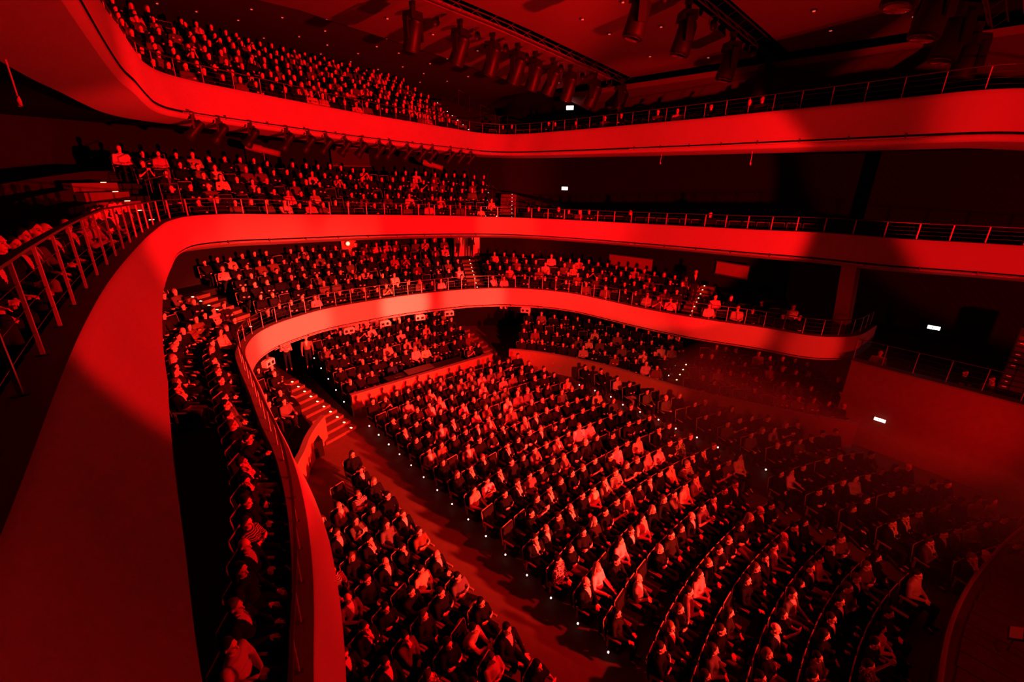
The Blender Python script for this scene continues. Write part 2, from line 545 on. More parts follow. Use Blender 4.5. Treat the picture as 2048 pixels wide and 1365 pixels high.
# raised tiers round the stalls -------------------------------------------------
RT_WALL = [(-18.25, 14.6), (-18.1, 15.5), (-17.9, 15.7), (-16.8, 16.5), (-15.2, 17.3), (-13.2, 18.0), (-10.9, 18.4), (-8.6, 18.9), (-5.5, 20.1), (-3.0, 21.3)]
CT = Curve([(x, y, 0.0) for x, y in RT_WALL[1:]], 0.3)
b = MB()
for k in range(6):
    b.box((-18.4 - 0.9 * k - 4, 10.4, 0.15 + 0.125 * k), (8, 8.0, 0.30 + 0.25 * k))
structure(b.build('floor_rear_tier', M['carpet']), 'stepped floor of the rear tier under the lowest balcony')
ln = []
d0 = 0.15
for k in range(5):
    ln += [CT.off(d0, 0.35 + 0.25 * k), CT.off(d0 + 0.9, 0.35 + 0.25 * k)]
    d0 += 0.9
structure(MB().strip(ln, flip=True).build('floor_side_tier', M['carpet']), 'stepped floor of the side tier below the lowest balcony')
structure(MB().box((-19.6, 1.8, 0.35), (7.0, 5.2, 0.7)).box((-20.8, 1.8, 0.95), (4.6, 5.2, 0.5)).build('floor_corner_tier', M['carpet']), 'stepped floor of the corner tier')
# parapets
rp = thing('parapet_wall', 'low wooden wall in front of the rear tier, behind the last stalls row', 'wall')
MB().box((-18.25, 10.4, 0.55), (0.16, 7.9, 1.1)).build('panel', M['panelwood'], rp)
MB().box((-18.25, 10.4, 1.12), (0.22, 7.96, 0.05)).build('cap', M['ledge'], rp)
sp = thing('parapet_wall', 'long curved wooden wall in front of the side tier, beside the far aisle', 'wall')
MB().strip([CT.off(0, 1.1), CT.off(0, 0)]).strip([CT.off(0.16, 0), CT.off(0.16, 1.1)]).build('panel', M['panelwood'], sp, True)
MB().strip([CT.off(0.19, 1.12), CT.off(-0.03, 1.12), CT.off(-0.03, 1.08)]).build('cap', M['ledge'], sp, True)
CL = Curve([(-13.5, 2.5, 0), (-14.4, 2.85, 0), (-15.16, 3.34, 0), (-15.87, 3.73, 0), (-16.6, 4.25, 0), (-17.2, 4.8, 0)], 0.25)
lp = thing('parapet_wall', 'short curved wooden wall beside the lit steps at the corner tier', 'wall')
MB().strip([CL.off(0, 1.15), CL.off(0, 0)], flip=True).strip([CL.off(-0.14, 0), CL.off(-0.14, 1.15)], flip=True).build('panel', M['panelwood'], lp, True)
MB().strip([CL.off(0.03, 1.17), CL.off(-0.17, 1.17)], flip=True).build('cap', M['ledge'], lp, True)

# stage -----------------------------------------------------------------------
st = structure(link('floor_stage', None), 'stage platform with a curved front edge')
EDGE = Curve([(2.6, 1.0, .9), (1.75, 4.5, .9), (1.2, 8, .9), (.99, 10.77, .9), (.92, 12.46, .9), (1.02, 14.24, .9), (1.28, 16.01, .9), (1.8, 18.5, .9), (2.6, 21, .9)], 0.4)
e = EDGE.p
far = [(14.0, y, 0.9) for y in e[:, 1]]
top = [tuple(p) for p in e]
MB().strip([top, far]).strip([[(x, y, 0) for x, y, z in top], top]).build('platform', M['plank'], st)
MB().tube([(x + .03, y, .93) for x, y, z in top], .05, 6).build('edge_trim', M['panelwood'], st, True)
for k in range(22):
    q0 = 8.0 + 0.5 * k
    xe = float(np.interp(q0 + .25, e[:, 1], e[:, 0])) + 0.25
    MB().box(((xe + 7.5) / 2, q0 + .245, .915), (7.5 - xe, .48, .025)).build('plank', M['plank'], st)
# gallery beside the stage
gal = thing('side_gallery', 'dim red side gallery wall beside the stage, below the exit sign', 'gallery')
MB().box((0.6, 21.9, 1.75), (9.0, 0.3, 3.5)).build('parapet', M['panelwood'], gal)
MB().box((0.6, 24.4, 2.55), (9.0, 5.0, 0.2)).build('deck', M['carpet'], gal)
MB().box((0.6, 21.85, 3.53), (9.0, 0.45, 0.06)).build('cap', M['ledge'], gal)
pl = structure(MB().box((-5.2, 24.0, 5.9), (0.55, 0.7, 4.2), Matrix.Rotation(-0.09, 3, 'Y')).build('pillar', M['panelwood']), 'slanted pillar under the middle balcony')

# ----------------------------------------------------------------------------
# railings on the balcony ledges
# ----------------------------------------------------------------------------


def railing(c, label, spacing, height, set_back, thick=.022, wide=.035, wires=3):
    """height: one value or one per point of the front"""
    h = height if np.ndim(height) else np.full(len(c.p), float(height))
    root = thing('railing', label, 'railing', group='balcony railings')
    MB().tube(c.off(set_back, h), 0.03, 4, flat=(wide, .018)).build('top_rail', M['darksteel'], root)
    for k in range(wires):
        MB().tube(c.off(set_back, h * (k + 1) / (wires + 1)), 0.004, 4).build('wire', M['darksteel'], root)
    post = MB().box((0, 0, .5), (thick * .7, thick, 1.0)).mesh('post', M['steel'])
    foot_m = MB().box((0, 0, 0.006), (0.10, 0.06, 0.012)).mesh('foot_plate', M['darksteel'])
    s = c.s[0]
    while s < c.s[-1]:
        p, n = c.at(s)
        loc = (p[0] + n[0] * set_back, p[1] + n[1] * set_back, p[2])
        hh = float(np.interp(s, c.s, h))
        if in_frame((loc[0], loc[1], loc[2] + .4), 100):
            o = link('post', post, root, loc, math.atan2(n[1], n[0]))
            o.scale = (1, 1, hh)
            if project(loc)[2] < 12:
                link('foot_plate', foot_m, o)
        s += spacing
    return root


railing(C1, 'steel railing on the lowest balcony ledge', 0.75, 0.68, 0.2)
railing(C2, 'steel railing on the middle balcony ledge, near bars at the side', 0.95,
        falloff(C2, [(3, -.7, .86), (-11, .15, .86), (-16, 1.0, .66), (-19.5, 2.6, .54), (2, 23, .54)]), 0.22, .040, .06)
railing(C3, 'thin steel railing on the topmost balcony ledge', 1.02, 0.60, 0.25)
CG = Curve([(-3.9, 21.8, 3.56), (0, 21.8, 3.56), (5, 21.8, 3.56)], 0.5)
railing(CG, 'dim railing along the side gallery beside the stage', 0.95, 0.85, 0.1)


def light_bar(c, i0, i1, dz, d, r, label):
    root = thing('lighting_bar', label, 'pipe', group='pipes under the balcony fronts')
    MB().tube(c.off(d, dz)[i0:i1], r, 6).build('pipe', M['steel'], root, True)
    br = MB().box((0, 0, 0.05), (0.05, 0.03, 0.14)).mesh('bracket', M['darksteel'])
    for s in np.arange(c.s[i0] + .3, c.s[min(i1, len(c.s) - 1)], 1.6):
        p, n = c.at(s)
        loc = (p[0] + n[0] * d, p[1] + n[1] * d, p[2] + dz)
        if in_frame(loc):
            link('bracket', br, root, loc, math.atan2(n[1], n[0]))


light_bar(C1, C1.nearest(-20, 4), C1.nearest(-17.5, 17.7), -1.04, -0.03, 0.018, 'thin pipe under the lowest balcony front')
light_bar(C2, C2.nearest(-19.7, 3), C2.nearest(-20.9, 17), -1.04, -0.05, 0.018, 'thin pipe under the middle balcony front at the back')
light_bar(C2, C2.nearest(-14, 20.1), C2.nearest(0, 22.8), -1.04, -0.05, 0.018, 'thin pipe under the middle balcony front at the far side')
light_bar(C3, C3.nearest(-20.6, 2.6), C3.nearest(-25.6, 19.4), -1.12, -0.16, 0.022, 'pipe carrying spotlights under the topmost balcony front')
light_bar(C3, C3.nearest(-15, 20.7), C3.nearest(-3, 18.8), -1.12, -0.05, 0.02, 'bare pipe under the topmost balcony front at the far side')


# ----------------------------------------------------------------------------
# people: a handful of modelled figures, copied seat by seat
# ----------------------------------------------------------------------------


def basis(t):
    t = t.normalized()
    a = t.cross(Vector((0.13, 0.98, 0.1)))
    if a.length < 1e-3:
        a = t.cross(Vector((1, 0, 0)))
    a.normalize()
    return a, t.cross(a).normalized()


def capsule(b, p0, p1, r0, r1, n=10):
    p0, p1 = Vector(p0), Vector(p1)
    t = (p1 - p0)
    if t.length < 1e-5:
        t = Vector((0, 0, 1e-3))
    tn = t.normalized()
    a, c = basis(t)
    rows = []
    for k in range(4):
        an = math.pi / 2 * k / 3.5 + .12
        rows.append((p0 - tn * r0 * math.cos(an), r0 * math.sin(an)))
    for k in range(3, -1, -1):
        an = math.pi / 2 * k / 3.5 + .12
        rows.append((p1 + tn * r1 * math.cos(an), r1 * math.sin(an)))
    vs = [q + a * (r * math.cos(2 * math.pi * k / n)) + c * (r * math.sin(2 * math.pi * k / n)) for q, r in rows for k in range(n)]
    fs = []
    for i in range(len(rows) - 1):
        for k in range(n):
            k2 = (k + 1) % n
            fs.append((i * n + k, i * n + k2, (i + 1) * n + k2, (i + 1) * n + k))
    fs.append(tuple(range(n - 1, -1, -1)))
    fs.append(tuple(range(len(vs) - n, len(vs))))
    b.add(vs, fs)


def ellip(b, c, r, rot=None, n=14, m=9):
    vs, fs = [], []
    c = Vector(c)
    for j in range(1, m):
        ph = math.pi * j / m
        for k in range(n):
            th = 2 * math.pi * k / n
            p = Vector((r[0] * math.sin(ph) * math.cos(th), r[1] * math.sin(ph) * math.sin(th), r[2] * math.cos(ph)))
            vs.append((rot @ p if rot else p) + c)
    for s_ in (1, -1):
        p = Vector((0, 0, r[2] * s_))
        vs.append((rot @ p if rot else p) + c)
    tp, bt = len(vs) - 2, len(vs) - 1
    for j in range(m - 2):
        for k in range(n):
            k2 = (k + 1) % n
            fs.append((j * n + k, (j + 1) * n + k, (j + 1) * n + k2, j * n + k2))
    for k in range(n):
        k2 = (k + 1) % n
        fs.append((tp, k, k2))
        fs.append((bt, (m - 2) * n + k2, (m - 2) * n + k))
    b.add(vs, fs)


def hand(b, wrist, d, palm_n, side, curl=0.9):
    """palm, four unequal bent fingers and a thumb leaving the side of the palm"""
    d = d.normalized()
    w_ = d.cross(palm_n).normalized()
    nrm = w_.cross(d).normalized()
    rot = Matrix((d, w_, nrm)).transposed()
    pc = wrist + d * 0.045
    ellip(b, pc, (0.052, 0.042, 0.018), rot, 10, 7)
    for k, (off, ln) in enumerate(((-0.036, .070), (-0.013, .082), (0.011, .078), (0.034, .060))):
        p0 = pc + d * 0.04 + w_ * off
        dd = (d + w_ * off * 3 - nrm * 0.25 * curl).normalized()
        p1 = p0 + dd * ln * .5
        d2 = (dd - nrm * curl).normalized()
        p2 = p1 + d2 * ln * .5
        capsule(b, p0, p1, .0095, .0085, 6)
        capsule(b, p1, p2, .0085, .0075, 6)
    t0 = wrist + d * 0.022 + w_ * (0.032 * side)
    t1 = t0 + (d * .6 + w_ * side * .8).normalized() * .036
    t2 = t1 + (d * .95 + w_ * side * .15 - nrm * .3).normalized() * .030
    capsule(b, t0, t1, .0125, .0105, 6)
    capsule(b, t1, t2, .0105, .009, 6)


def figure(arms, hair, legs='sit', lean=-0.14, turn=0.0, sleeve='long', female=False, k=1.0, lod=False, standing=False, nod=0.05):
    """returns primitive layers of one person facing +X with the floor at z=0"""
    L = {n_: MB() for n_ in ('body', 'top', 'trousers', 'hair', 'shoe', 'shoe2')}
    B, T, TR, HA, SH = (L[n_] for n_ in ('body', 'top', 'trousers', 'hair', 'shoe'))
    sw = 0.165 if female else 0.19
    P = Vector((-0.06, 0, 0.55)) if not standing else Vector((0, 0, 0.95))
    up = Vector((math.sin(lean), 0, math.cos(lean)))
    nb = P + up * 0.46                      # base of the neck
    ch = P + up * 0.30
    hd = nb + Vector((math.sin(lean * .4 + nod), 0, math.cos(lean * .4 + nod))) * 0.175
    fwd = Vector((math.cos(turn), math.sin(turn), -0.08)).normalized()
    side = Vector((-math.sin(turn), math.cos(turn), 0))
    hup = fwd.cross(side).normalized()
    rh = Matrix((fwd, side, hup)).transposed()
    H = lambda x, y, z: hd + fwd * x + side * y + hup * z
    # head
    ellip(B, H(-.008, 0, .025), (.098, .076, .098), rh)
    ellip(B, H(.022, 0, -.045), (.070, .058, .078), rh)
    capsule(B, H(.088, 0, .012), H(.108, 0, -.022), .011, .016, 8)      # nose
    ellip(B, H(.066, 0, -.098), (.022, .028, .018), rh, 8, 6)           # chin
    ellip(B, H(.080, 0, -.062), (.018, .026, .012), rh, 8, 6)           # mouth
    ellip(B, H(.074, 0, .038), (.022, .058, .012), rh, 10, 6)           # brow
    for s_ in (1, -1):
        ellip(B, H(-.012, s_ * .078, -.008), (.020, .010, .032), rh, 8, 6)
    capsule(B, nb - up * .03, hd + Vector((-.015, 0, -.05)), .060 if not female else .052, .052 if not female else .046)
    # trunk
    rt = Matrix.Rotation(lean, 3, 'Y')
    inf = 0.014
    for q, e_, f_ in ((B, 0, 1), (T, inf, 0)):
        ellip(q, ch, (.115 + e_, sw - .02 + e_, .20 + e_), rt)
        ellip(q, P + up * .12, (.125 + e_, sw - .035 + e_, .15 + e_), rt)
        ellip(q, nb - up * .06, (.075 + e_, sw + .0 + e_, .075 + e_), rt)
        if female:
            for s_ in (1, -1):
                ellip(q, ch + Vector((.085, s_ * .065, .03)), (.06 + e_, .06 + e_, .06 + e_))
    ellip(B, P, (.13, .165, .12))
    # arms
    hands = {}
    for s_ in (1, -1):
        sh = nb - up * .055 + Vector((0, s_ * (sw + .01), 0))
        a = arms if isinstance(arms, str) else arms[0 if s_ > 0 else 1]
        if a == 'lap':
            el, wr = sh + Vector((.05, s_ * .07, -.26)), Vector((P.x + .25, s_ * .045, P.z + .12))
            hd_d, pn = Vector((.5, -s_ * .8, -.1)), Vector((.1, 0, 1))
        elif a == 'thigh':
            el, wr = sh + Vector((.07, s_ * .07, -.26)), Vector((P.x + .33, s_ * .12, P.z + .11))
            hd_d, pn = Vector((1, -s_ * .2, -.1)), Vector((0, 0, 1))
        elif a == 'cross':
            el, wr = sh + Vector((.11, s_ * .06, -.25)), Vector((ch.x + .20 + (.03 if s_ > 0 else 0), -s_ * .07, ch.z - .06 + (.03 if s_ > 0 else 0)))
            hd_d, pn = Vector((-.1, -s_ * 1, .15)), Vector((1, 0, 0))
        elif a == 'chin':
            el, wr = sh + Vector((.22, -s_ * .02, -.23)), hd + Vector((.13, s_ * .02, -.20))
            hd_d, pn = Vector((-.15, -s_ * .1, 1)), Vector((1, 0, .2))
        elif a == 'clap':
            el, wr = sh + Vector((.12, s_ * .06, -.25)), Vector((ch.x + .30, s_ * .045, ch.z + .10))
            hd_d, pn = Vector((.45, -s_ * .25, .9)), Vector((0, s_ * 1, 0))
        elif a == 'knee':
            el, wr = Vector((P.x + .36, s_ * .17, P.z + .14)), Vector((P.x + .52, s_ * .05, P.z + .22))
            hd_d, pn = Vector((.5, -s_ * .8, .1)), Vector((0, 0, 1))
        elif a == 'phone':
            el, wr = sh + Vector((.20, s_ * .04, -.20)), Vector((sh.x + .38, s_ * .05, sh.z + .02))
            hd_d, pn = Vector((.25, -s_ * .2, 1)), Vector((1, 0, 0))
        else:                                   # hanging
            el, wr = sh + Vector((-.02, s_ * .05, -.29)), sh + Vector((.05, s_ * .06, -.53))
            hd_d, pn = Vector((.1, 0, -1)), Vector((0, s_ * 1, 0))
        capsule(B, sh, el, .046, .037)
        capsule(B, el, wr, .037, .026)
        if lod:
            ellip(B, wr + hd_d.normalized() * .06, (.055, .045, .04), None, 8, 6)
        else:
            hand(B, wr, hd_d, pn, -s_)
        capsule(T, sh, sh.lerp(el, 1.0 if sleeve == 'long' else .62), .046 + inf + .006, (.037 if sleeve == 'long' else .045) + inf + .004)
        if sleeve == 'long':
            capsule(T, el, el.lerp(wr, .93), .037 + inf + .004, .028 + inf)
    # legs
    for s_ in (1, -1):
        hip = P + Vector((.02, s_ * .085, -.01))
        if standing:
            kn, an = Vector((.02, s_ * .095, .50)), Vector((-.02, s_ * .10, .09))
            toe = Vector((.16, s_ * .12, .035))
        elif legs == 'crossed' and s_ > 0:
            kn, an = P + Vector((.46, .0, .12)), P + Vector((.60, -.12, -.20))
            toe = an + Vector((.14, -.03, -.10))
        elif legs == 'apart':
            kn, an = P + Vector((.44, s_ * .20, 0)), Vector((.34, s_ * .20, .09))
            toe = Vector((.49, s_ * .24, .035))
        else:
            kn, an = P + Vector((.46, s_ * .10, 0)), Vector((.40, s_ * .10, .09))
            toe = Vector((.55, s_ * .12, .035))
        capsule(B, hip, kn, .068, .048)
        capsule(B, kn, an, .046, .033)
        capsule(B, an, toe, .033, .026)
        capsule(TR, hip, kn, .086, .064)
        capsule(TR, kn, an.lerp(kn, .06), .062, .050)
        capsule(SH if s_ > 0 else L['shoe2'], an + Vector((-.03, 0, -.045)), toe, .044, .036)
    ellip(TR, P + Vector((0, 0, .0)), (.142, .178, .125))
    # hair
    if hair != 'bald':
        ellip(HA, H(-.029, 0, .053), (.099, .086, .088), rh)
        ellip(HA, H(-.045, 0, .0), (.075, .083, .09), rh)
    if hair == 'long':
        for s_ in (1, -1):
            capsule(HA, H(-.02, s_ * .072, .03), H(-.015, s_ * .085, -.19), .036, .030)
            capsule(HA, H(-.06, s_ * .04, .0), H(-.075, s_ * .05, -.22), .055, .040)
        capsule(HA, H(-.07, 0, .0), H(-.095, 0, -.22), .06, .045)
    elif hair == 'bob':
        for s_ in (1, -1):
            capsule(HA, H(-.025, s_ * .068, .03), H(-.015, s_ * .076, -.09), .036, .033)
        capsule(HA, H(-.07, 0, .0), H(-.075, 0, -.09), .065, .055)
    elif hair == 'bun':
        ellip(HA, H(-.105, 0, .08), (.045, .045, .045), rh, 10, 7)
    elif hair == 'bald':
        ellip(HA, H(-.055, 0, -.01), (.060, .080, .055), rh)
    if k != 1.0:
        for q in L.values():
            q.v = [(x * k, y * k, z) for x, y, z in q.v]
    return L, dict(hd=hd, fwd=fwd, side=side, up=hup, nb=nb, ch=ch, tup=up)


def remeshed(b, name, voxel, dec=1.0, smooth=2):
    me = b.mesh(name, [])
    o = bpy.data.objects.new('tmp', me)
    COL.objects.link(o)
    r = o.modifiers.new('r', 'REMESH')
    r.mode = 'VOXEL'
    r.voxel_size = voxel
    if smooth:
        s_ = o.modifiers.new('s', 'SMOOTH')
        s_.factor = 0.5
        s_.iterations = smooth
    if dec < 1:
        d = o.modifiers.new('d', 'DECIMATE')
        d.ratio = dec
    dg = bpy.context.evaluated_depsgraph_get()
    dg.update()
    out = bpy.data.meshes.new_from_object(o.evaluated_get(dg))
    out.name = name
    bpy.data.objects.remove(o)
    bpy.data.meshes.remove(me)
    out.polygons.foreach_set('use_smooth', [True] * len(out.polygons))
    return out


def face_centres(me):
    c = np.empty(len(me.polygons) * 3)
    me.polygons.foreach_get('center', c)
    return c.reshape(-1, 3)


def paint_face(me, info):
    """eyes, brows and mouth as faces of the one body mesh"""
    c = face_centres(me)
    hd, f, s_, u = (np.array(info[k_]) for k_ in ('hd', 'fwd', 'side', 'up'))
    r = c - hd
    x, y, z = r @ f, r @ s_, r @ u
    idx = np.zeros(len(c), int)
    eye = (x > .05) & (abs(abs(y) - .031) < .014) & (abs(z - .010) < .008)
    brow = (x > .05) & (abs(abs(y) - .033) < .018) & (abs(z - .036) < .0045)
    mouth = (x > .06) & (abs(y) < .026) & (abs(z + .062) < .008)
    idx[eye | brow] = 1
    idx[mouth] = 2
    me.polygons.foreach_set('material_index', idx)


def paint_shirt(me, info):
    """pale shirt front showing in the open jacket"""
    c = face_centres(me)
    nb, up = np.array(info['nb']), np.array(info['tup'])
    r = c - nb
    t = -(r @ up)
    idx = ((c[:, 0] > nb[0] + .02) & (t > -.03) & (t < .24) & (abs(c[:, 1]) < .065 * (1 - t / .25) + .004)).astype(int)
    me.polygons.foreach_set('material_index', idx)


VARIANTS = [
    dict(arms='lap', hair='short'), dict(arms='cross', hair='short', legs='apart', jacket=False), dict(arms=('chin', 'cross'), hair='short', jacket=True, turn=.1),
    dict(arms='thigh', hair='long', female=True, turn=-.12), dict(arms='cross', hair='bob', female=True, legs='crossed'), dict(arms='lap', hair='bald', jacket=True),
    dict(arms='clap', hair='short', sleeve='short'), dict(arms='knee', hair='short', lean=.42, legs='apart', nod=-.25), dict(arms='lap', hair='long', female=True, legs='crossed', turn=.15),
    dict(arms=('lap', 'chin'), hair='bun', female=True, turn=-.2), dict(arms='thigh', hair='short', jacket=True, legs='crossed', turn=-.1), dict(arms='phone', hair='long', female=True, sleeve='short'),
]
STAND = [dict(arms='hang', hair='short', standing=True, lean=0.0, jacket=True), dict(arms='cross', hair='long', standing=True, lean=0.0, female=True)]
for v in VARIANTS[:]:
    pass
HI, LO = [], []
for v in VARIANTS + STAND:
    kw = {k_: q for k_, q in v.items() if k_ != 'jacket'}
    L, info = figure(**kw)
    body = remeshed(L['body'], 'body', 0.0095, 0.35, 1)
    paint_face(body, info)
    for m_ in ('skin', 'eye', 'lip'):
        body.materials.append(M[m_])
    topm = remeshed(L['top'], 'top', 0.014 if v.get('jacket') else 0.021)
    if v.get('jacket'):
        paint_shirt(topm, info)
    tr = remeshed(L['trousers'], 'trousers', 0.024)
    hr = remeshed(L['hair'], 'hair', 0.014, 0.6)
    shm, shm2 = remeshed(L['shoe'], 'shoe', 0.02), remeshed(L['shoe2'], 'shoe', 0.02)
    shm2.materials.append(M['shoe'])
    topm.materials.append(M['cloth'])
    topm.materials.append(M['shirt'])
    tr.materials.append(M['cloth'])
    hr.materials.append(M['hair'])
    shm.materials.append(M['shoe'])
    HI.append(dict(body=body, top=topm, trousers=tr, hair=hr, shoe=shm, shoe2=shm2, v=v))
    # lighter figure for the far crowd: skin, hair, top, trousers
    L, info = figure(lod=True, **kw)
    parts = []
    for nm_, vox, dec in (('body', .024, .20), ('hair', .024, .35), ('top', .036, .35), ('trousers', .045, .35)):
        me = remeshed(L[nm_], 'lod', vox, dec, 1)
        me.calc_loop_triangles()
        vv = np.empty(len(me.vertices) * 3)
        me.vertices.foreach_get('co', vv)
        tt = np.empty(len(me.loop_triangles) * 3, int)
        me.loop_triangles.foreach_get('vertices', tt)
        vv, tt = vv.reshape(-1, 3), tt.reshape(-1, 3)
        if nm_ == 'body':      # keep the skin that shows: head, neck, hands
            hdv = np.array(info['hd'])
            cc = vv[tt].mean(1)
            tt = tt[(np.linalg.norm(cc - hdv, axis=1) < .2) | (cc[:, 0] > .1) & (cc[:, 2] > .55) | (abs(cc[:, 1]) > .15)]
        parts.append((nm_, vv, tt))
        bpy.data.meshes.remove(me)
    LO.append(parts)

CLOTH = [('dark jacket', (.014, .013, .016)), ('black top', (.008, .008, .009)), ('dark suit', (.018, .018, .022)), ('dark sweater', (.030, .022, .020)),
         ('grey sweater', (.11, .10, .10)), ('brown cardigan', (.12, .07, .05)), ('pale shirt', (.50, .46, .43)), ('white shirt', (.66, .64, .62)), ('light blouse', (.42, .36, .34)),
         ('striped top', (.50, .46, .44)), ('patterned shirt', (.45, .38, .34))]
CW = np.array([22, 20, 14, 14, 6, 5, 5.5, 4, 4.5, 2.5, 3], float)
CW /= CW.sum()
HAIRC = [(.010, .008, .007), (.020, .012, .008), (.05, .028, .015), (.12, .075, .04), (.20, .19, .18)]
HW = [.36, .28, .18, .10, .08]


def outfit(vi):
    k_ = int(rng.choice(len(CLOTH), p=CW))
    if (VARIANTS + STAND)[vi].get('jacket'):
        k_ = int(rng.choice([0, 2, 0, 4]))
    name, c = CLOTH[k_]
    c = tuple(x * float(rng.uniform(.8, 1.2)) * (.55 if k_ < 4 else 1.0) for x in c)
    tr = tuple(x * float(rng.uniform(.7, 1.6)) for x in ((.012, .012, .016) if rng.random() < .88 else (.16, .14, .13)))
    h = HAIRC[int(rng.choice(5, p=HW))]
    return name, c, tr, h


# ----------------------------------------------------------------------------
# theatre seats
# ----------------------------------------------------------------------------


def seat_parts():
    tilt = Matrix.Rotation(-0.16, 3, 'Y')
    cu = MB()
    cu.box((0.0, 0, .405), (.46, .45, .075)).box((0.0, 0, .45), (.43, .42, .03), None, 0, .96)
    bk = MB()
    bk.box((-.285, 0, .68), (.06, .47, .50), tilt).box((-.25, 0, .69), (.02, .42, .44), tilt)
    rim = MB()
    tp = lambda y, z: Vector((-.285 - (z - .68) * .16, y, z))
    rim.tube([tp(-.255, .40), tp(-.255, .90), tp(-.225, .945), tp(.225, .945), tp(.255, .90), tp(.255, .40)], .014, 5)
    ped = MB()
    ped.box((-.05, 0, .19), (.10, .10, .38)).box((-.05, 0, .012), (.26, .20, .024))
    out = [('cushion', cu.mesh('cushion', M['seat'])), ('backrest', bk.mesh('backrest', M['seat'])), ('rim', rim.mesh('rim', M['rim'])), ('pedestal', ped.mesh('pedestal', M['fixture']))]
    ar = MB()
    ar.box((-.03, 0, .60), (.36, .05, .035)).box((-.16, 0, .45), (.05, .03, .30))
    am = ar.mesh('armrest', M['rim'])
    return out, am


SEATP, ARM = seat_parts()
BARS = MB().box((0, 0, .12), (.035, .035, .035)).mesh('aisle_light', M['dotglow'])


def seat_lod():
    b = MB()
    tilt = Matrix.Rotation(-0.16, 3, 'Y')
    b.box((0, 0, .41), (.45, .45, .08)).box((-.285, 0, .68), (.06, .47, .50), tilt).box((-.05, 0, .19), (.1, .1, .38))
    for y in (-.27, .27):
        b.box((-.03, y, .60), (.36, .04, .03), None, 1)
        b.box((-.285, y * .93, .67), (.025, .022, .53), tilt, 1)
    b.box((-.325, 0, .945), (.03, .50, .024), None, 1)
    tv = np.array([tuple(p) for p in b.v])
    tf = np.array([(f[0], f[1], f[2]) for f in b.f] + [(f[0], f[2], f[3]) for f in b.f])
    tm = np.array(b.m + b.m)
    return tv, tf, tm


# ----------------------------------------------------------------------------
# seating plan: (x, y, floor z, facing, block name, row, seat number, chance taken, aisle light)
# ----------------------------------------------------------------------------
SEATS = []
CEN = (13.5, 11.0)


def add_seat(x, y, z, ang, blk, row, num, occ, lamp=False):
    SEATS.append((x, y, z, ang, blk, row, num, occ, lamp))


def arc_row(s0, q0, q1, z, blk, row, occ, lamp=None, pitch=.56, gap=None):
    R = CEN[0] - s0
    a0, a1 = math.asin((q0 - CEN[1]) / R), math.asin((q1 - CEN[1]) / R)
    n = int((a1 - a0) * R / pitch)
    for k in range(n):
        a = a0 + (k + .5) * (a1 - a0) / n
        x, y = CEN[0] - R * math.cos(a), CEN[1] + R * math.sin(a)
        if gap and gap[0] < y < gap[1]:
            continue
        lm = (lamp == 'both' and k in (0, n - 1)) or (lamp == 'first' and k == 0) or (lamp == 'last' and k == n - 1)
        add_seat(x, y, z, -a, blk, row, k, occ, lm)


rows_s = [.05, -.75, -1.55, -2.45, -3.35] + [-4.45 - .9 * k for k in range(15)]
for r, s0 in enumerate(rows_s):
    right = 15.35 if s0 < -4.9 else 13.7
    left = 6.6 if s0 < -2.8 else 5.9 + (s0 + 3.5) * .9
    arc_row(s0, left if left < 9 else 9, right, 0, 'centre stalls', r, .93 if r > 2 else .86, 'both' if s0 < -3.9 else None)
    if -15.0 < s0 < -2.0:
        lo = 1.5 if s0 > -12 else 1.9 + (-12 - s0) * 1.05
        arc_row(s0, lo, 4.95, 0, 'left stalls', r, .93, None)
    if s0 < -5.2:
        i = CT.nearest(s0 + .3, 18)
        qw = float(np.interp(s0 + .6, CT.p[:, 0], CT.p[:, 1])) - .55
        if qw - 16.7 > .56:
            arc_row(s0 + .0, 16.7, qw, 0, 'far side stalls', r, .95, 'first')
    elif s0 < .2:
        arc_row(s0 + .35, 14.9, 19.3, 0, 'far side stalls', r, .9)
# rear tier behind the wooden wall
for k in range(6):
    for j in range(14):
        q = 6.7 + j * .57
        if k == 0 and 8.2 < q < 13.2:
            continue
        add_seat(-19.0 - .9 * k, q, .30 + .25 * k, math.atan2(11 - q, 32) * .6, 'rear tier', k, j, .93 if k else .8, j in (0, 13))
# corner tier
for k, (s0, z) in enumerate(((-16.9, 0), (-17.8, .7), (-18.7, .7), (-19.6, 1.2), (-20.5, 1.2))):
    for j in range(5):
        q = 1.4 + j * .56 - (0.5 if k == 0 else 0) + .1 * k
        if k == 0 and j > 2:
            continue
        add_seat(s0, q, z, .35, 'corner tier', k, j, .8, False)
# side tier behind the curved wall
t_a = CT.s[CT.nearest(-9.95, 18.6)]
for k in range(4):
    d = .62 + .9 * k
    s_ = .6
    j = 0
    while s_ < CT.s[-1] - .3:
        p, n = CT.at(s_)
        step = .57
        if abs(s_ - t_a) > .6:
            lam = abs(s_ - .6) < .01 or 0 < (t_a - s_) < .6 + .57
            add_seat(p[0] + n[0] * d, p[1] + n[1] * d, .35 + .25 * k, math.atan2(-n[1] * .75 - .05, -n[0] * .75 + .62), 'side tier', k, j, .9 if s_ < t_a else .75, lam)
            j += 1
        s_ += step


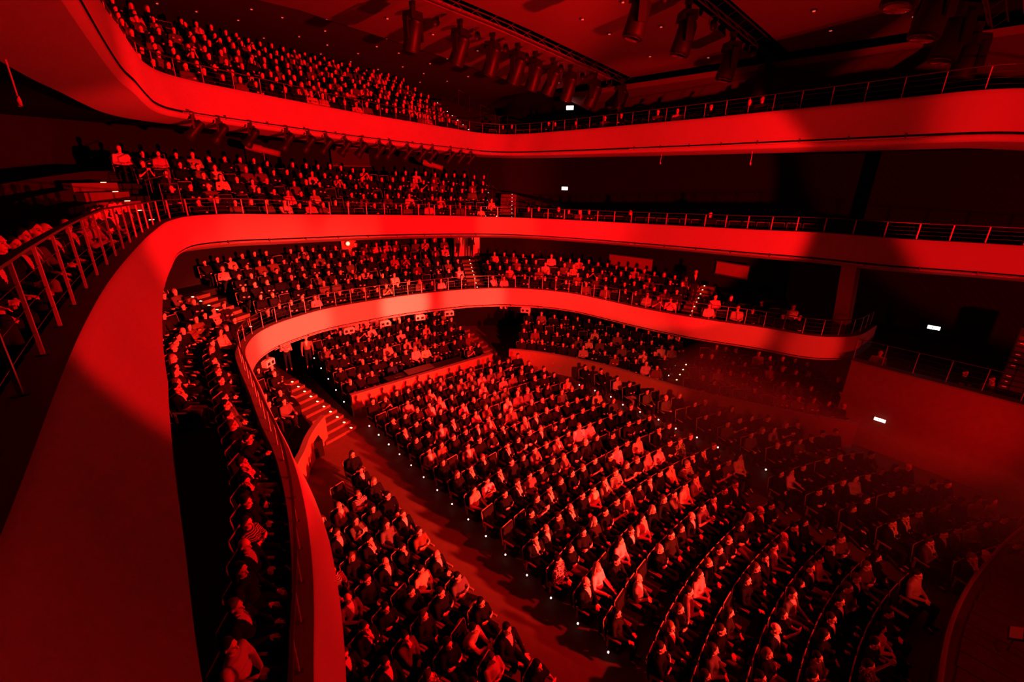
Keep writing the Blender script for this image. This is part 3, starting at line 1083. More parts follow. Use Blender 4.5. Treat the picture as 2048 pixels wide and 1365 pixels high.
def balcony_rows(c, G, level, rise, rows, blk, t0, t1, occ, aisles=(), first=.72, depth=.9, face=.55, pitch=.58, lamp_ends=False, row0=0):
    drop = floor_drop(level)
    for k in range(rows):
        d = .34 + .52 + depth * k + (.08 if k else 0)
        # arc length measured on the offset line
        q = np.array(c.off(d, 0))
        L_ = np.concatenate([[0], np.cumsum(np.linalg.norm(np.diff(q[:, :2], axis=0), axis=1))])
        a, b_ = np.interp([t0, t1], c.s, L_)
        n = int((b_ - a) / pitch)
        num = 0
        for j in range(n):
            l_ = a + (j + .5) * (b_ - a) / n
            s_ = float(np.interp(l_, L_, c.s))
            if any(abs(s_ - t) < .62 for t in aisles):
                continue
            p, nn = c.at(s_)
            z = p[2] - float(np.interp(s_, c.s, drop)) + float(np.interp(s_, c.s, G)) * rise * k
            x, y = p[0] + nn[0] * d, p[1] + nn[1] * d
            to = Vector((CEN[0] - 6 - x, CEN[1] - y)).normalized()
            ang = math.atan2(-nn[1] * (1 - face) + to.y * face, -nn[0] * (1 - face) + to.x * face)
            lam = lamp_ends and any(.62 <= abs(s_ - t) < 1.15 and s_ < t for t in aisles)
            add_seat(x, y, z, ang, blk, k + row0, num, occ, lam)
            num += 1


S1 = lambda x, y: C1.s[C1.nearest(x, y)]
S2 = lambda x, y: C2.s[C2.nearest(x, y)]
S3 = lambda x, y: C3.s[C3.nearest(x, y)]
A1L, A1C, A1R = S1(-20.4, 4.6), S1(-20.1, 15.0), S1(-10.0, 19.5)
balcony_rows(C1, G1, 1, RISE1, 1, 'lower balcony side', S1(-2, 0), S1(-13.4, 2.3), .9)
balcony_rows(C1, G1, 1, RISE1, 5, 'lower balcony corner', S1(-13.4, 2.3), A1L, .85, (A1L,))
balcony_rows(C1, G1, 1, RISE1, 6, 'lower balcony rear', A1L, A1C, .92, (A1L, A1C), lamp_ends=True, pitch=.61)
balcony_rows(C1, G1, 1, RISE1, 4, 'lower balcony bend', A1C, A1R, .92, (A1C, A1R))
balcony_rows(C1, G1, 1, RISE1, 2, 'lower balcony end', A1R, S1(-5.4, 21.1), .8, (A1R,))
A2L, A2R = S2(-19.4, 2.2), S2(-20.75, 17.35)
balcony_rows(C2, G2, 2, RISE2, 1, 'middle balcony side', S2(-3.5, -.6), S2(-18, 1.45), .92)
balcony_rows(C2, G2, 2, RISE2, 5, 'middle balcony rear', A2L, A2R, .86, (A2L, A2R), lamp_ends=True, pitch=.64)
balcony_rows(C2, G2, 2, RISE2, 1, 'middle balcony far side', A2R + .8, S2(-6, 20.5), .42)
A3R = S3(-25.6, 19.5)
balcony_rows(C3, G3, 3, RISE3, 8, 'top balcony rear', S3(-17.2, 1.5), A3R, .92, (A3R,), depth=.88, lamp_ends=True, pitch=.62)
balcony_rows(C3, G3, 3, RISE3, 1, 'top balcony far side', A3R + .8, S3(-7.5, 19.6), .38)

SEATS = [q for q in SEATS if in_frame((q[0], q[1], q[2] + .8), 110)]
SEATS.sort(key=lambda q: (Vector((q[0], q[1], q[2] + .8)) - CAM).length)

crowd_v, crowd_f, crowd_m, crowd_c = [], [], [], []
cs_v, cs_f, cs_m = [], [], []
n_cv = n_sv = 0
SLV, SLF, SLM = seat_lod()
n_seat = n_pers = 0
MIDX = {'body': 0, 'hair': 1, 'top': 1, 'trousers': 1}


def put_person(vi, loc, ang, label, group, name_c=None, scale=1.0):
    h = HI[vi]
    nm_, c, tr, hc = name_c
    o = link('person', h['body'], None, loc, ang)
    o.scale = (scale,) * 3
    tag(o, label, 'person', group)
    for part in ('top', 'trousers', 'hair', 'shoe', 'shoe2'):
        ch_ = link(part.rstrip('2'), h[part], o)
        ch_.color = (*{'top': c, 'trousers': tr, 'hair': hc}.get(part, (0, 0, 0)), 1)
        if part == 'top' and nm_ in ('striped top', 'patterned shirt'):
            ch_.material_slots[0].link = 'OBJECT'
            ch_.material_slots[0].material = M['stripe' if nm_ == 'striped top' else 'dots']
    return o


def crowd_person(vi, loc, ang, name_c, scale=1.0):
    global n_cv
    nm_, c, tr, hc = name_c
    ca, sa = math.cos(ang), math.sin(ang)
    for part, vv, tt in LO[vi]:
        p = vv * scale
        q = np.stack([p[:, 0] * ca - p[:, 1] * sa + loc[0], p[:, 0] * sa + p[:, 1] * ca + loc[1], p[:, 2] + loc[2]], 1)
        crowd_v.append(q)
        crowd_f.append(tt + n_cv)
        crowd_m.append(np.full(len(tt), MIDX[part]))
        col = {'body': (.5, .35, .28), 'hair': hc, 'top': c, 'trousers': tr}[part]
        crowd_c.append(np.tile(np.array([*col, 1.0]), (len(q), 1)))
        n_cv += len(q)


NV = len(VARIANTS)
WEIGHT = np.array([5, 4, 2, 4, 3, 3, 1.0, 1.2, 3, 2, 4, .35])
WEIGHT /= WEIGHT.sum()
for (x, y, z, ang, blk, row, num, occ, lamp) in SEATS:
    where = '%s seat, %s row, %s' % (ordn(num), ordn(row), blk)
    taken = rng.random() < occ
    if n_seat < 300:
        root = thing('theatre_seat', 'dark theatre seat with pale rim, ' + where, 'seat', (x, y, z), ang, 'theatre seats')
        for nm_, me in SEATP:
            link(nm_, me, root)
        for sy in (-.27, .27):
            link('armrest', ARM, root, (0, sy, 0))
        if lamp:
            link('aisle_light', BARS, root, (-.1, -.31 if num == 0 else .31, .06))
        n_seat += 1
    else:
        ca, sa = math.cos(ang), math.sin(ang)
        q = np.stack([SLV[:, 0] * ca - SLV[:, 1] * sa + x, SLV[:, 0] * sa + SLV[:, 1] * ca + y, SLV[:, 2] + z], 1)
        cs_v.append(q)
        cs_f.append(SLF + n_sv)
        cs_m.append(SLM)
        n_sv += len(q)
        if lamp:
            yy = -.31 if num == 0 else .31
            cx, cy = x - .1 * ca - yy * sa, y - .1 * sa + yy * ca
            lb = MB().box((cx, cy, z + .16), (.045, .045, .045))
            cs_v.append(np.array([tuple(p) for p in lb.v]))
            cs_f.append(np.array([(f[0], f[1], f[2]) for f in lb.f] + [(f[0], f[2], f[3]) for f in lb.f]) + n_sv)
            cs_m.append(np.full(12, 2))
            n_sv += 8
    if not taken:
        continue
    vi = int(rng.choice(NV, p=WEIGHT))
    of = outfit(vi)
    a2 = ang + float(rng.normal(0, .12))
    sc_ = float(rng.uniform(.93, 1.05))
    if n_pers < 300:
        put_person(vi, (x, y, z), a2, 'person in %s, %s' % (of[0], where), 'audience in their seats', of, sc_)
        n_pers += 1
    else:
        crowd_person(vi, (x, y, z), a2, of, sc_)

# a few people standing at the doors and stairs
for vi, loc, ang, lab in ((NV, (-25.1, 16.9, 5.08), .3, 'person in dark suit standing before the bright doorway, nearer the dark gap'),
                          (NV, (-24.75, 17.75, 5.08), .2, 'person in dark suit standing before the bright doorway, at its edge'),
                          (NV + 1, (-22.9, 5.2, 1.05), -.3, 'person in striped top standing above the lit corner steps'),
                          (NV, (-22.6, 6.1, 1.05), -.3, 'person in dark suit standing beside another above the corner steps'),
                          (NV, (-11.0, 21.6, 4.4), -1.0, 'person in dark suit standing at the top of the far balcony steps')):
    of = outfit(vi)
    if 'striped' in lab:
        of = ('striped top', (.5, .46, .44), of[2], of[3])
    put_person(vi, loc, ang, lab, 'standing people', of)
for loc, ang, lab in (((-3.2, 22.6, 2.65), -1.4, 'person behind the side gallery railing at its end by the balcony'),
                      ((-.6, 22.6, 2.65), -1.0, 'person behind the side gallery railing below the exit sign'),
                      ((.1, 22.6, 2.65), -1.0, 'person behind the side gallery railing by the red lights')):
    put_person(int(rng.integers(0, 6)), loc, ang, lab, 'people in the side gallery', outfit(0))


def joined(name, vs, fs, ms, mats, cols=None):
    v = np.concatenate(vs)
    f = np.concatenate(fs)
    m_ = np.concatenate(ms)
    me = bpy.data.meshes.new(name)
    me.vertices.add(len(v))
    me.vertices.foreach_set('co', v.ravel())
    me.loops.add(len(f) * 3)
    me.loops.foreach_set('vertex_index', f.ravel().astype(np.int32))
    me.polygons.add(len(f))
    me.polygons.foreach_set('loop_start', np.arange(0, len(f) * 3, 3, dtype=np.int32))
    me.polygons.foreach_set('material_index', m_.astype(np.int32))
    for q in mats:
        me.materials.append(q)
    if cols is not None:
        me.polygons.foreach_set('use_smooth', np.ones(len(f), bool))
    me.update(calc_edges=True)
    me.validate()
    if cols is not None:
        at = me.color_attributes.new('tint', 'FLOAT_COLOR', 'POINT')
        at.data.foreach_set('color', np.concatenate(cols).astype(np.float32).ravel())
    return link(name, me)


tag(joined('audience_crowd', crowd_v, crowd_f, crowd_m, [M['skin'], M['ctint']], crowd_c),
    'distant seated audience filling the far rows and balconies', 'crowd', None, 'stuff')
tag(joined('far_theatre_seating', cs_v, cs_f, cs_m, [M['seat'], M['rim'], M['dotglow']]),
    'dark theatre seats of the far rows and balconies', 'seating', None, 'stuff')
print('SEATS', len(SEATS), 'crowd tris', sum(len(f) for f in crowd_f), 'hi', [len(h['body'].polygons) for h in HI], [len(h['top'].polygons) for h in HI][:3])


# ----------------------------------------------------------------------------
# steps with lit edges
# ----------------------------------------------------------------------------


def aisle_steps(label, start, direction, width, steps, tread, rise, lamp_side, lamp_every=1, lampmat='stepglow', lamp=(.10, .05, .022)):
    root = thing('aisle_steps', label, 'steps', start, math.atan2(direction[1], direction[0]), 'lit aisle steps')
    lm = MB().box((0, 0, 0), lamp).mesh('step_light', M[lampmat])
    for k in range(steps):
        z1 = rise * (k + 1)
        o = MB().box((tread * (k + .5), 0, z1 - rise * .5 - .04), (tread, width, rise + .08)).build('step', M['floorwood'], root)
        if k % lamp_every == 0:
            link('step_light', lm, o, (tread * k + .05, lamp_side * (width / 2 - .12), z1 + .012))
    return root


def foot(c, s_, d=.5, drop=.72):
    p, n = c.at(s_)
    return (p[0] + n[0] * d, p[1] + n[1] * d, p[2] - drop), n


p, n = foot(C1, A1C)
aisle_steps('lit steps between rear and bend of the lowest balcony', p, n, 1.0, 10, .45, .15, 0.0)
p, n = foot(C1, A1L)
aisle_steps('lit steps at the corner of the lowest balcony', p, n, 1.1, 10, .42, .15, 0.6)
p, n = foot(C1, A1R)
aisle_steps('lit steps near the far end of the lowest balcony', p, n, 1.0, 10, .38, .14, 0.0)
p, n = foot(C2, A2R)
aisle_steps('lit steps at the far end of the middle balcony', p, n, 1.0, 9, .45, .2, -.6, 1, 'dotglow', (.06, .04, .02))
p, n = foot(C3, A3R)
aisle_steps('lit steps at the far end of the top balcony', p, n, 1.0, 9, .75, .34, -.6, 1, 'dotglow', (.06, .05, .03))
aisle_steps('lit steps climbing behind the near end of the middle balcony', (-20.6, .9, 8.4), (-.86, -.5), 1.4, 5, .5, .3, -.5, 1, 'stepglow', (.05, .16, .015))
aisle_steps('wide lit steps at the stalls corner by the curved wall', (-17.0, 5.45, 0), (-.93, -.30), 1.6, 10, .42, .13, -.75, 1, 'stepglow', (.10, .06, .02))
aisle_steps('lit steps between rear tier and side tier', (-18.6, 15.3, 0), (-.985, -.06), 1.0, 9, .42, .14, .75, 1, 'dotglow', (.08, .06, .03))
p, n = CT.at(t_a)
aisle_steps('lit steps through the side tier', (p[0] + n[0] * .2, p[1] + n[1] * .2, .2), n, 1.0, 7, .42, .14, 0.0, 1, 'stepglow', (.09, .05, .025))

# handrails beside the balcony steps


def handrail(pts, drops, label):
    root = thing('handrail', label, 'handrail', group='handrails beside balcony steps')
    MB().tube(pts, .015, 6).build('rail', M['darksteel'], root, True)
    for i in drops:
        x, y, z = pts[i]
        MB().tube([(x, y, z), (x, y, z - 1.05)], .013, 6).build('upright', M['darksteel'], root)
    return root


handrail([(-21.78, 1.40, 10.6), (-22.04, 2.04, 10.91)], (0, 1), 'upper handrail behind the near end of the middle balcony')
handrail([(-21.3, 1.25, 10.02), (-21.5, 1.95, 10.2)], (0, 1), 'middle handrail behind the near end of the middle balcony')
handrail([(-20.4, 1.55, 9.92), (-20.68, 2.11, 9.91)], (0, 1), 'lower handrail behind the near end of the middle balcony')
handrail([(-24.69, 18.52, 10.05), (-23.9, 18.56, 9.66)], (0, 1), 'upper handrail at the far steps of the middle balcony')
handrail([(-23.53, 18.58, 9.66), (-22.6, 18.64, 9.2)], (0, 1), 'middle handrail at the far steps of the middle balcony')
handrail([(-22.25, 18.66, 9.3), (-21.6, 18.7, 9.3)], (0, 1), 'square handrail at the far steps of the middle balcony')
handrail([(-21.3, 18.75, 9.2), (-20.3, 18.85, 8.75)], (0, 1), 'lowest handrail at the far steps of the middle balcony')
handrail([(-30.45, 20.94, 15.93), (-29.6, 21.3, 15.5)], (0, 1), 'upper handrail at the far steps of the top balcony')
handrail([(-28.6, 21.5, 14.9), (-27.2, 21.7, 14.3)], (0, 1), 'middle handrail at the far steps of the top balcony')
handrail([(-26.83, 21.75, 14.04), (-26.0, 21.8, 14.04)], (0, 1), 'lower handrail at the far steps of the top balcony')

# ----------------------------------------------------------------------------
# ceiling rigs
# ----------------------------------------------------------------------------


def truss(s0, q0, q1, label):
    root = thing('lighting_truss', label, 'truss', group='ceiling trusses')
    qs = np.linspace(q0, q1, 24)
    for ds, dz in ((-.25, .25), (.25, .25), (0, -.12)):
        MB().tube([(s0 + ds, q, zc(q) + dz) for q in qs], .03, 6).build('chord', M['darksteel'], root)
    for k in range(len(qs) - 1):
        a, b_ = qs[k], qs[k + 1]
        o = MB().tube([(s0 - .25, a, zc(a) + .25), (s0, (a + b_) / 2, zc((a + b_) / 2) - .12), (s0 + .25, b_, zc(b_) + .25)], .014, 4).build('brace', M['darksteel'], root)


truss(-18.05, 2, 24, 'lighting truss in the rear ceiling slot')
truss(-10.05, 4, 24.5, 'lighting truss in the middle ceiling slot')
truss(-3.2, 6, 25, 'lighting truss in the front ceiling slot')

MH = 1.75


def mh_meshes():
    k = MH
    cl = MB().box((0, 0, -.05 * k), (.08 * k, .10 * k, .16 * k)).box((0, 0, .04 * k), (.14 * k, .06 * k, .08 * k)).mesh('clamp', M['fixture'])
    ba = MB().box((0, 0, -.20 * k), (.30 * k, .36 * k, .16 * k), None, 0, .9).mesh('base', M['fixture'])
    yk = MB()
    for y in (-.19, .19):
        yk.box((0, y * 1.15 * k, -.45 * k), (.13 * k, .045 * k, .40 * k))
    yk.box((0, 0, -.29 * k), (.14 * k, .42 * k, .04 * k))
    ykm = yk.mesh('yoke', M['fixture'])
    hd = MB()
    hd.tube([(0, 0, .26 * k), (0, 0, .20 * k), (0, 0, -.06 * k), (0, 0, -.30 * k), (0, 0, -.34 * k)], [.13 * k, .17 * k, .175 * k, .19 * k, .18 * k], 12)
    hdm = hd.mesh('head', M['fixture'], True)
    ln = MB().tube([(0, 0, -.338 * k), (0, 0, -.352 * k)], .135 * k, 14).mesh('lens', M['glass'], True)
    return cl, ba, ykm, hdm, ln


MHM = mh_meshes()


def moving_head(loc, pan, tilt, label, group):
    root = thing('moving_head_light', label, 'stage light', loc, pan, group)
    link('clamp', MHM[0], root)
    link('base', MHM[1], root)
    link('yoke', MHM[2], root)
    h = link('head', MHM[3], root, (0, 0, -.52 * MH))
    h.rotation_euler = (0, tilt, 0)
    link('lens', MHM[4], h)


RIG1 = [(10.37, 16.16), (12.52, 15.98), (14.2, 15.8), (15.64, 15.65), (16.74, 15.5), (17.91, 15.42), (19.16, 15.3), (21.11, 15.2), (23.49, 15.2)]
for k, (q, z) in enumerate(RIG1):
    moving_head((-18.0, q, z + .15), .25 + .1 * (k % 3), .35 + .1 * (k % 2), '%s black moving light along the rear truss from the picture centre top' % ordn(k), 'lights on the rear truss')
RIG2 = [(13.53, 15.9), (16.23, 15.85), (19.6, 15.5), (22.95, 15.2)]
for k, (q, z) in enumerate(RIG2):
    moving_head((-10.0, q, z), .9, .22, '%s large black moving light along the middle truss' % ordn(k), 'lights on the middle truss')
RIG3 = [(13.0, 15.5), (15.6, 15.4), (18.2, 15.3), (21.5, 15.2)]
for k, (q, z) in enumerate(RIG3):
    moving_head((-3.2, q, z - .3), 1.0, .2, '%s black moving light along the front truss at top right' % ordn(k), 'lights on the front truss')


def par_meshes():
    b = MB()
    b.tube([(0, 0, .16), (0, 0, .12), (0, 0, -.18)], [.06, .11, .13], 10)
    return b.mesh('can', M['fixture'], True), MB().tube([(0, 0, -.15), (0, 0, -.165)], .11, 10).mesh('lens', M['ceilglint'], True), MB().tube([(0, -.15, -.02), (0, -.15, .24), (0, .15, .24), (0, .15, -.02)], .015, 4).mesh('bracket', M['darksteel'])


PAR = par_meshes()


def par_can(loc, tilt, pan, label, group):
    root = thing('par_can_light', label, 'stage light', loc, pan, group)
    link('bracket', PAR[2], root)
    c_ = link('can', PAR[0], root)
    c_.rotation_euler = (0, tilt, 0)
    link('lens', PAR[1], c_)


for k, (q, z) in enumerate(((11.4, 16.1), (13.4, 15.95), (14.95, 15.75), (16.2, 15.6), (18.5, 15.45), (20.1, 15.3), (22.3, 15.2))):
    par_can((-18.0, q, z - .1), -.9, -.6, '%s small round lamp between moving lights on the rear truss' % ordn(k), 'round lamps on the rear truss')
for k, (q, z) in enumerate(((14.9, 15.9), (18.0, 15.7), (21.4, 15.35))):
    par_can((-10.0, q, z - .1), -.8, -.9, '%s small round lamp between moving lights on the middle truss' % ordn(k), 'round lamps on the middle truss')


# small spotlights hung from the pipe under the top balcony
def sp_meshes():
    body = MB().tube([(0, 0, .20), (0, 0, .16), (0, 0, -.10), (0, 0, -.26)], [.06, .09, .09, .12], 10).mesh('barrel', M['fixture'], True)
    lens = MB().tube([(0, 0, -.255), (0, 0, -.265)], .095, 10).mesh('lens', M['glass'], True)
    hook = MB().box((0, 0, .26), (.05, .05, .16)).box((0, .1, .12), (.04, .015, .22)).box((0, -.1, .12), (.04, .015, .22)).mesh('hook', M['darksteel'])
    return body, lens, hook


SPM = sp_meshes()
i0, i1 = C3.s[C3.nearest(-20.75, 2.75)], C3.s[C3.nearest(-25.55, 18.6)]
ts = np.cumsum([1.0, 1.15, 1.2, 1.5, 1.0, .9, 1.1, 1.0, 1.1, .7, 1.2, 1.1, .9, 1.6, 1.0, 1.0])
ts = i0 + (i1 - i0) * (ts - ts[0] + .2) / (ts[-1] - ts[0] + .4)
for k, t in enumerate(ts):
    p, n = C3.at(t)
    root = thing('spotlight', '%s black spotlight under the topmost balcony front, counted from the near bend' % ordn(k), 'spotlight',
                 (p[0] - n[0] * .16, p[1] - n[1] * .16, p[2] - 1.62), math.atan2(n[1], n[0]) + .5, 'spotlights under the top balcony')
    root.scale = (1.7, 1.7, 1.7)
    link('hook', SPM[2], root)
    bo = link('barrel', SPM[0], root)
    bo.rotation_euler = (0, -.75, 0)
    link('lens', SPM[1], bo)

# ceiling downlights
dl = MB().tube([(0, 0, .02), (0, 0, -.03)], .11, 10, 0).tube([(0, 0, -.01), (0, 0, -.05)], .05, 8, 1).mesh('ceiling_downlight', [M['darksteel'], M['ceilglint']])
k = 0
for s0, dz, nm_, qs in ((-32.5, .5, 'the rearmost ceiling strip, back line', np.arange(2.5, 20, 2.3)), (-30.2, .5, 'the rearmost ceiling strip, second line', np.arange(3.4, 21, 2.1)),
                        (-27.8, .5, 'the rearmost ceiling strip, third line', np.arange(2.6, 21, 2.1)), (-25.9, .5, 'the rearmost ceiling strip, front line', np.arange(3.6, 21, 2.3)),
                        (-21.8, .05, 'the ceiling panel behind the rear truss', np.arange(5, 23, 2.9)), (-14.6, 0, 'the ceiling panel between rear and middle truss', np.arange(10.5, 23, 2.6)),
                        (-12.4, 0, 'the ceiling panel just behind the middle truss', np.arange(12, 23, 3.4)),
                        (-7.4, 0, 'the ceiling panel just before the middle truss', np.arange(15, 23, 2.4)), (-5.0, 0, 'the ceiling panel just behind the front truss', np.arange(16, 23, 3.1))):
    for j, q in enumerate(qs):
        q = q + .5 * math.sin(j * 2.1 + s0)
        if not in_frame((s0, q, zc(q)), 20):
            continue
        tag(link('ceiling_downlight', dl, None, (s0, q, zc(q) + dz - .01)), '%s small round lamp in %s' % (ordn(j), nm_), 'ceiling light', 'ceiling downlights')

# hanging microphones under the top balcony
for k, ((x, y, z), lab) in enumerate((((-13.5, 21.17, 11.55), 'thin hanging microphone rod nearer the rear corner'), ((-8.86, 20.47, 11.5), 'thin hanging microphone rod nearer the stage'),
                                      ((-10.85, -.66, 11.9), 'thin hanging microphone rod under the near soffit at the picture edge'))):
    root = thing('hanging_microphone', lab + ' below the top balcony', 'microphone', (x, y, z), 0, 'hanging microphones')
    MB().tube([(0, 0, .05), (0, 0, -.45)], .012, 5).build('rod', M['cream'], root)
    MB().tube([(0, 0, -.44), (0, 0, -.50), (.02, 0, -.58)], [.02, .035, .03], 6).build('capsule', M['cream'], root, True)

# ----------------------------------------------------------------------------
# fittings under the lowest balcony and on the walls
# ----------------------------------------------------------------------------
PB = ((-20.2, 3.8, 2.75, 131), (-21.62, 7.86, 2.95, 91), (-21.58, 9.76, 2.95, 87), (-21.35, 11.74, 2.95, 79), (-20.98, 13.36, 2.98, 75), (-18.75, 17.19, 3.0, 40))
PBM = (MB().box((0, 0, 0), (.24, .54, .26)).box((0, 0, .15), (.20, .48, .04), None, 0, .9).mesh('casing', M['cream']),
       MB().tube([(.0, 0, 0), (.13, 0, 0)], .075, 12).mesh('lens', M['fixture'], True),
       MB().box((.122, 0, 0), (.012, .16, .12)).mesh('vent', M['fixture']),
       MB().box((0, 0, .26), (.04, .12, .22)).mesh('hanger', M['darksteel']))
for k, (x, y, z, an) in enumerate(PB):
    root = thing('projector', '%s pale projector box under the lowest balcony front from the bend' % ordn(k), 'projector', (x + .1, y, z), math.radians(an - 90), 'projectors under the lowest balcony')
    link('casing', PBM[0], root)
    link('lens', PBM[1], root, (0, -.15 if k % 2 else .13, 0))
    link('vent', PBM[2], root, (0, .1 if k % 2 else -.12, 0))
    link('hanger', PBM[3], root)
LMP = MB().tube([(-.09, 0, 0), (-.05, 0, 0), (.03, 0, 0), (.05, 0, 0)], [.03, .07, .10, .085], 10).mesh('lamp', M['cream'], True)
BOX = MB().box((-.06, 0, .12), (.10, .30, .10)).mesh('mount', M['darksteel'])
for (x, y, z, an), lab in (((-21.45, 10.45, 3.08, 85), 'pair of small round lamps under the lowest balcony front at the rear'), ((-19.5, 16.24, 3.14, 50), 'pair of small round lamps under the lowest balcony front at the bend'),
                           ((-10.5, 19.5, 3.1, 15), 'pair of small round lamps under the lowest balcony front at the far side')):
    root = thing('twin_lamp', lab, 'lamp', (x, y, z), math.radians(an - 90), 'twin lamps under the lowest balcony')
    link('mount', BOX, root)
    for sy in (-.13, .13):
        link('lamp', LMP, root, (0, sy, 0))


def exit_sign(loc, ang, w_, h_, label, marks=True):
    root = thing('exit_sign', label, 'sign', loc, ang, 'lit exit signs')
    MB().box((-.03, 0, 0), (.05, w_ + .02, h_ + .02)).build('housing', M['cream'], root)
    MB().box((0, 0, 0), (.012, w_, h_)).build('lit_face', M['sign'], root)
    if marks:
        # arrow, running figure before a doorway, arrow
        a = MB()
        u = h_ * .32
        for sy in (-1, 1):
            y0 = sy * w_ * .36
            a.box((.008, y0, 0), (.004, u * .9, u * .22))
            a.add([(.010, y0 + sy * u * .3, -u * .5), (.010, y0 + sy * u * .3, u * .5), (.010, y0 + sy * u * 1.0, 0)], [(0, 1, 2)])
        a.build('arrows', M['signgreen'], root)
        f_ = MB()
        f_.box((.008, -.09 * w_, 0), (.004, .10 * w_, h_ * .62))
        f_.box((.008, .06 * w_, .05 * h_), (.004, .035 * w_, h_ * .30), Matrix.Rotation(.4, 3, 'X'))
        f_.box((.008, .05 * w_, -.18 * h_), (.004, .11 * w_, h_ * .08), Matrix.Rotation(.5, 3, 'X'))
        f_.box((.008, .075 * w_, .26 * h_), (.004, .035 * w_, h_ * .13))
        f_.build('pictogram', M['signgreen'], root)


exit_sign((-22.95, 24.6, 14.52), -1.0, .46, .24, 'small white exit sign under the ceiling above the top balcony corner', False)
exit_sign((-23.45, 25.05, 9.46), -1.0, .42, .20, 'small white exit sign on the dark wall above the middle balcony corner', False)
exit_sign((-2.3, 27.0, 4.26), -math.pi / 2 + .05, .42, .15, 'white exit sign on the dark wall above the side gallery railing')
exit_sign((-2.45, 21.7, 1.42), -math.pi / 2 + .05, .36, .12, 'white exit sign on the gallery wall low beside the stage')

# bright doorway at the back of the lowest balcony
d1 = structure(link('door_1', None), 'bright red-lit double door at the back of the lowest balcony')
dm = mat('door_cream', (.70, .62, .55), .5, var=.08)
dd = Vector((-25.31 + 26.08, 18.62 - 17.11, 0)).normalized()
da = math.atan2(dd.y, dd.x)
rz = Matrix.Rotation(da, 3, 'Z')
for k, t in enumerate((.45, 1.35)):
    c_ = Vector((-25.95, 17.15, 5.85)) + dd * t
    MB().box(c_, (.86, .06, 2.1), rz).build('door_leaf', dm, d1)
    MB().box(c_ + Vector((.05, -.03, 0)), (.03, .05, .5), rz).build('push_bar', M['steel'], d1)
MB().box(Vector((-25.95, 17.15, 6.95)) + dd * .9, (1.95, .10, .1), rz).build('door_frame', M['panelwood'], d1)
MB().box((-26.4, 15.95, 5.95), (.06, .40, 2.0), Matrix.Rotation(.3, 3, 'Z')).build('side_leaf', dm, d1)
spot('doorway_lamp', (-23.0, 16.2, 7.1), (-25.8, 17.7, 6.0), 220, 80, .5, .1, WARM)

# red timber panels on the far wall and rear wall
for (x0, y0, x1, y1, z0, z1), lab, nm_ in (((-18.2, 24.05, -15.4, 24.65, 4.85, 5.65), 'longer dim red panel on the far wall of the lowest balcony', 'window_1'),
                                           ((-11.7, 25.2, -9.9, 25.1, 5.35, 6.05), 'shorter dim red panel on the far wall of the lowest balcony', 'window_2')):
    root = structure(link(nm_, None), lab)
    c_ = Vector(((x0 + x1) / 2, (y0 + y1) / 2, (z0 + z1) / 2))
    ln_ = math.hypot(x1 - x0, y1 - y0)
    rz = Matrix.Rotation(math.atan2(y1 - y0, x1 - x0), 3, 'Z')
    MB().box(c_ + Vector((0, -.05, 0)), (ln_, .06, z1 - z0), rz).build('pane', M['panelwood'], root)
    for s_ in (-1, 1):
        MB().box(c_ + Vector((0, -.08, s_ * (z1 - z0) / 2)), (ln_ + .1, .08, .06), rz).build('frame_bar', M['darksteel'], root)
hp = thing('control_window', 'dim red window panel on the rear wall of the middle balcony', 'window')
MB().box((-29.55, 12.15, 11.2), (.08, 2.4, 1.0)).build('pane', M['ceildark'], hp)
for s_ in (-1, 1):
    MB().box((-29.5, 12.15, 11.2 + s_ * .52), (.1, 2.5, .06)).build('frame_bar', M['darksteel'], hp)
# glowing red lamp on the rear wall of the lowest balcony
rl = thing('red_lamp', 'glowing round red lamp on the wall under the middle balcony', 'lamp', (-27.35, 10.55, 6.3), 0)
MB().tube([(-.1, 0, 0), (.0, 0, 0)], .16, 12).build('housing', M['darksteel'], rl, True)
b = MB()
ellip(b, (0.02, 0, 0), (.06, .11, .11), None, 12, 8)
b.build('bulb', M['redlamp'], rl, True)
MB().box((-.14, .1, -.25), (.06, .9, 1.1)).build('back_panel', M['panelwood'], rl)
_l = bpy.data.lights.new('red_lamp_light', 'POINT')
_l.energy = 60
_l.color = RED
_l.shadow_soft_size = .1
_lo = bpy.data.objects.new('red_lamp_light', _l)
COL.objects.link(_lo)
_lo.location = (-27.0, 10.55, 6.3)


def follow_spot(p0, p1, label):
    root = thing('follow_spot', label, 'follow spot', group='follow spots behind the middle balcony')
    p0, p1 = Vector(p0), Vector(p1)
    dr = (p1 - p0).normalized()
    L_ = (p1 - p0).length
    MB().tube([p0, p0 + dr * .1, p0 + dr * L_ * .45, p0 + dr * L_ * .5, p1 - dr * .15, p1], [.14, .19, .19, .15, .15, .18], 12).build('barrel', M['panelwood'], root, True)
    MB().tube([p1, p1 + dr * .02], .15, 12).build('lens', M['glass'], root, True)
    m_ = (p0 + p1) / 2
    MB().tube([m_, m_ - Vector((0, 0, 1.1))], .03, 6).build('stand', M['darksteel'], root)
    for a in range(3):
        MB().tube([m_ - Vector((0, 0, .7)), m_ + Vector((.4 * math.cos(a * 2.1), .4 * math.sin(a * 2.1), -1.15))], .018, 5).build('leg', M['darksteel'], root)


follow_spot((-27.0, 5.85, 11.5), (-26.6, 7.3, 11.15), 'long red-lit follow spot on a stand above the middle balcony seats')
follow_spot((-27.3, 15.9, 11.0), (-26.9, 17.1, 10.65), 'smaller follow spot above the far end of the middle balcony')

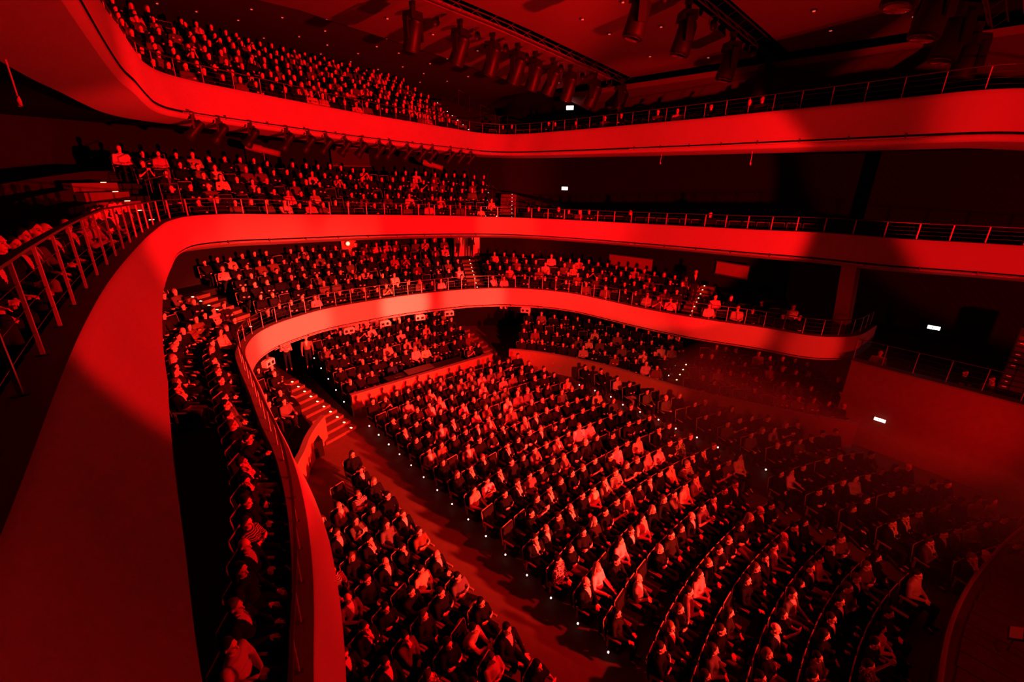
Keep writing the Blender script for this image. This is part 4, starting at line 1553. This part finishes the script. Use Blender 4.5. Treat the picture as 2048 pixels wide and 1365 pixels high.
# mixing desk in front of the rear tier
md = thing('mixing_desk', 'dark mixing desk behind the wooden wall of the rear tier', 'desk', (-18.85, 10.6, .3))
MB().box((0, 0, .72), (.62, 4.4, .08)).build('top', M['fixture'], md)
for y in (-2.1, -.7, .7, 2.1):
    MB().box((0, y, .34), (.5, .06, .68)).build('leg', M['fixture'], md)
MB().box((.02, -.4, .80), (.5, 1.5, .10), Matrix.Rotation(.12, 3, 'Y')).build('console', M['darksteel'], md)
lt = thing('laptop', 'open laptop on the mixing desk', 'laptop', (-18.85, 9.0, 1.065))
MB().box((0, 0, .01), (.24, .34, .02)).build('keyboard', M['darksteel'], lt)
MB().box((.12, 0, .12), (.015, .34, .22), Matrix.Rotation(.3, 3, 'Y')).build('screen', M['fixture'], lt)
put_person(0, (-19.45, 9.1, .3), .1, 'person in dark blue sweater alone at the mixing desk', 'crew', ('dark sweater', (.015, .03, .09), (.01, .01, .014), HAIRC[1]))

# stage furniture
mst = thing('music_stand', 'music stand with pale sheets at the stage corner', 'music stand', (1.85, 12.8, .93))
MB().tube([(0, 0, 0), (0, 0, .45)], .015, 6).build('pole', M['darksteel'], mst)
for a in range(3):
    MB().tube([(0, 0, .15), (.22 * math.cos(a * 2.1), .22 * math.sin(a * 2.1), .012)], .012, 5).build('leg', M['darksteel'], mst)
MB().box((0, 0, .5), (.26, .46, .02), Matrix.Rotation(-.6, 3, 'Y')).build('desk', M['fixture'], mst)
MB().box((-.01, 0, .52), (.20, .40, .012), Matrix.Rotation(-.6, 3, 'Y')).build('sheet', M['shirt'], mst)
# rack of equipment with red indicator lamps beside the stage
rk = thing('equipment_rack', 'tall dark equipment rack with red indicator lamps by the gallery', 'rack', (.55, 22.9, 2.66))
MB().box((0, 0, 1.6), (.7, .7, 3.2)).build('cabinet', M['fixture'], rk)
for k in range(14):
    z = .25 + k * .2
    MB().box((-.02, -.352, z), (.58, .012, .14)).build('unit', M['darksteel'], rk)
    if k % 2 == 0 or k in (5, 9):
        MB().box((-.18, -.362, z + .02), (.11 if k % 2 == 0 else .06, .008, .022)).build('indicator', M['redled'], rk)

# ----------------------------------------------------------------------------
# stage haze drifting over the front corner
# ----------------------------------------------------------------------------
hz = bpy.data.materials.new('stage_haze')
hz.use_nodes = True
nt = hz.node_tree
nt.nodes.remove(nt.nodes['Principled BSDF'])
vs = nt.nodes.new('ShaderNodeVolumeScatter')
vs.inputs['Color'].default_value = (.9, .9, .9, 1)
vs.inputs['Density'].default_value = 0.009
vs.inputs['Anisotropy'].default_value = 0.2
nt.links.new(vs.outputs[0], nt.nodes['Material Output'].inputs['Volume'])
tag(MB().box((1.0, 17.0, 2.6), (16, 9.6, 5.0)).build('haze', hz), 'thin red stage haze over the front rows and gallery', 'haze', None, 'stuff')
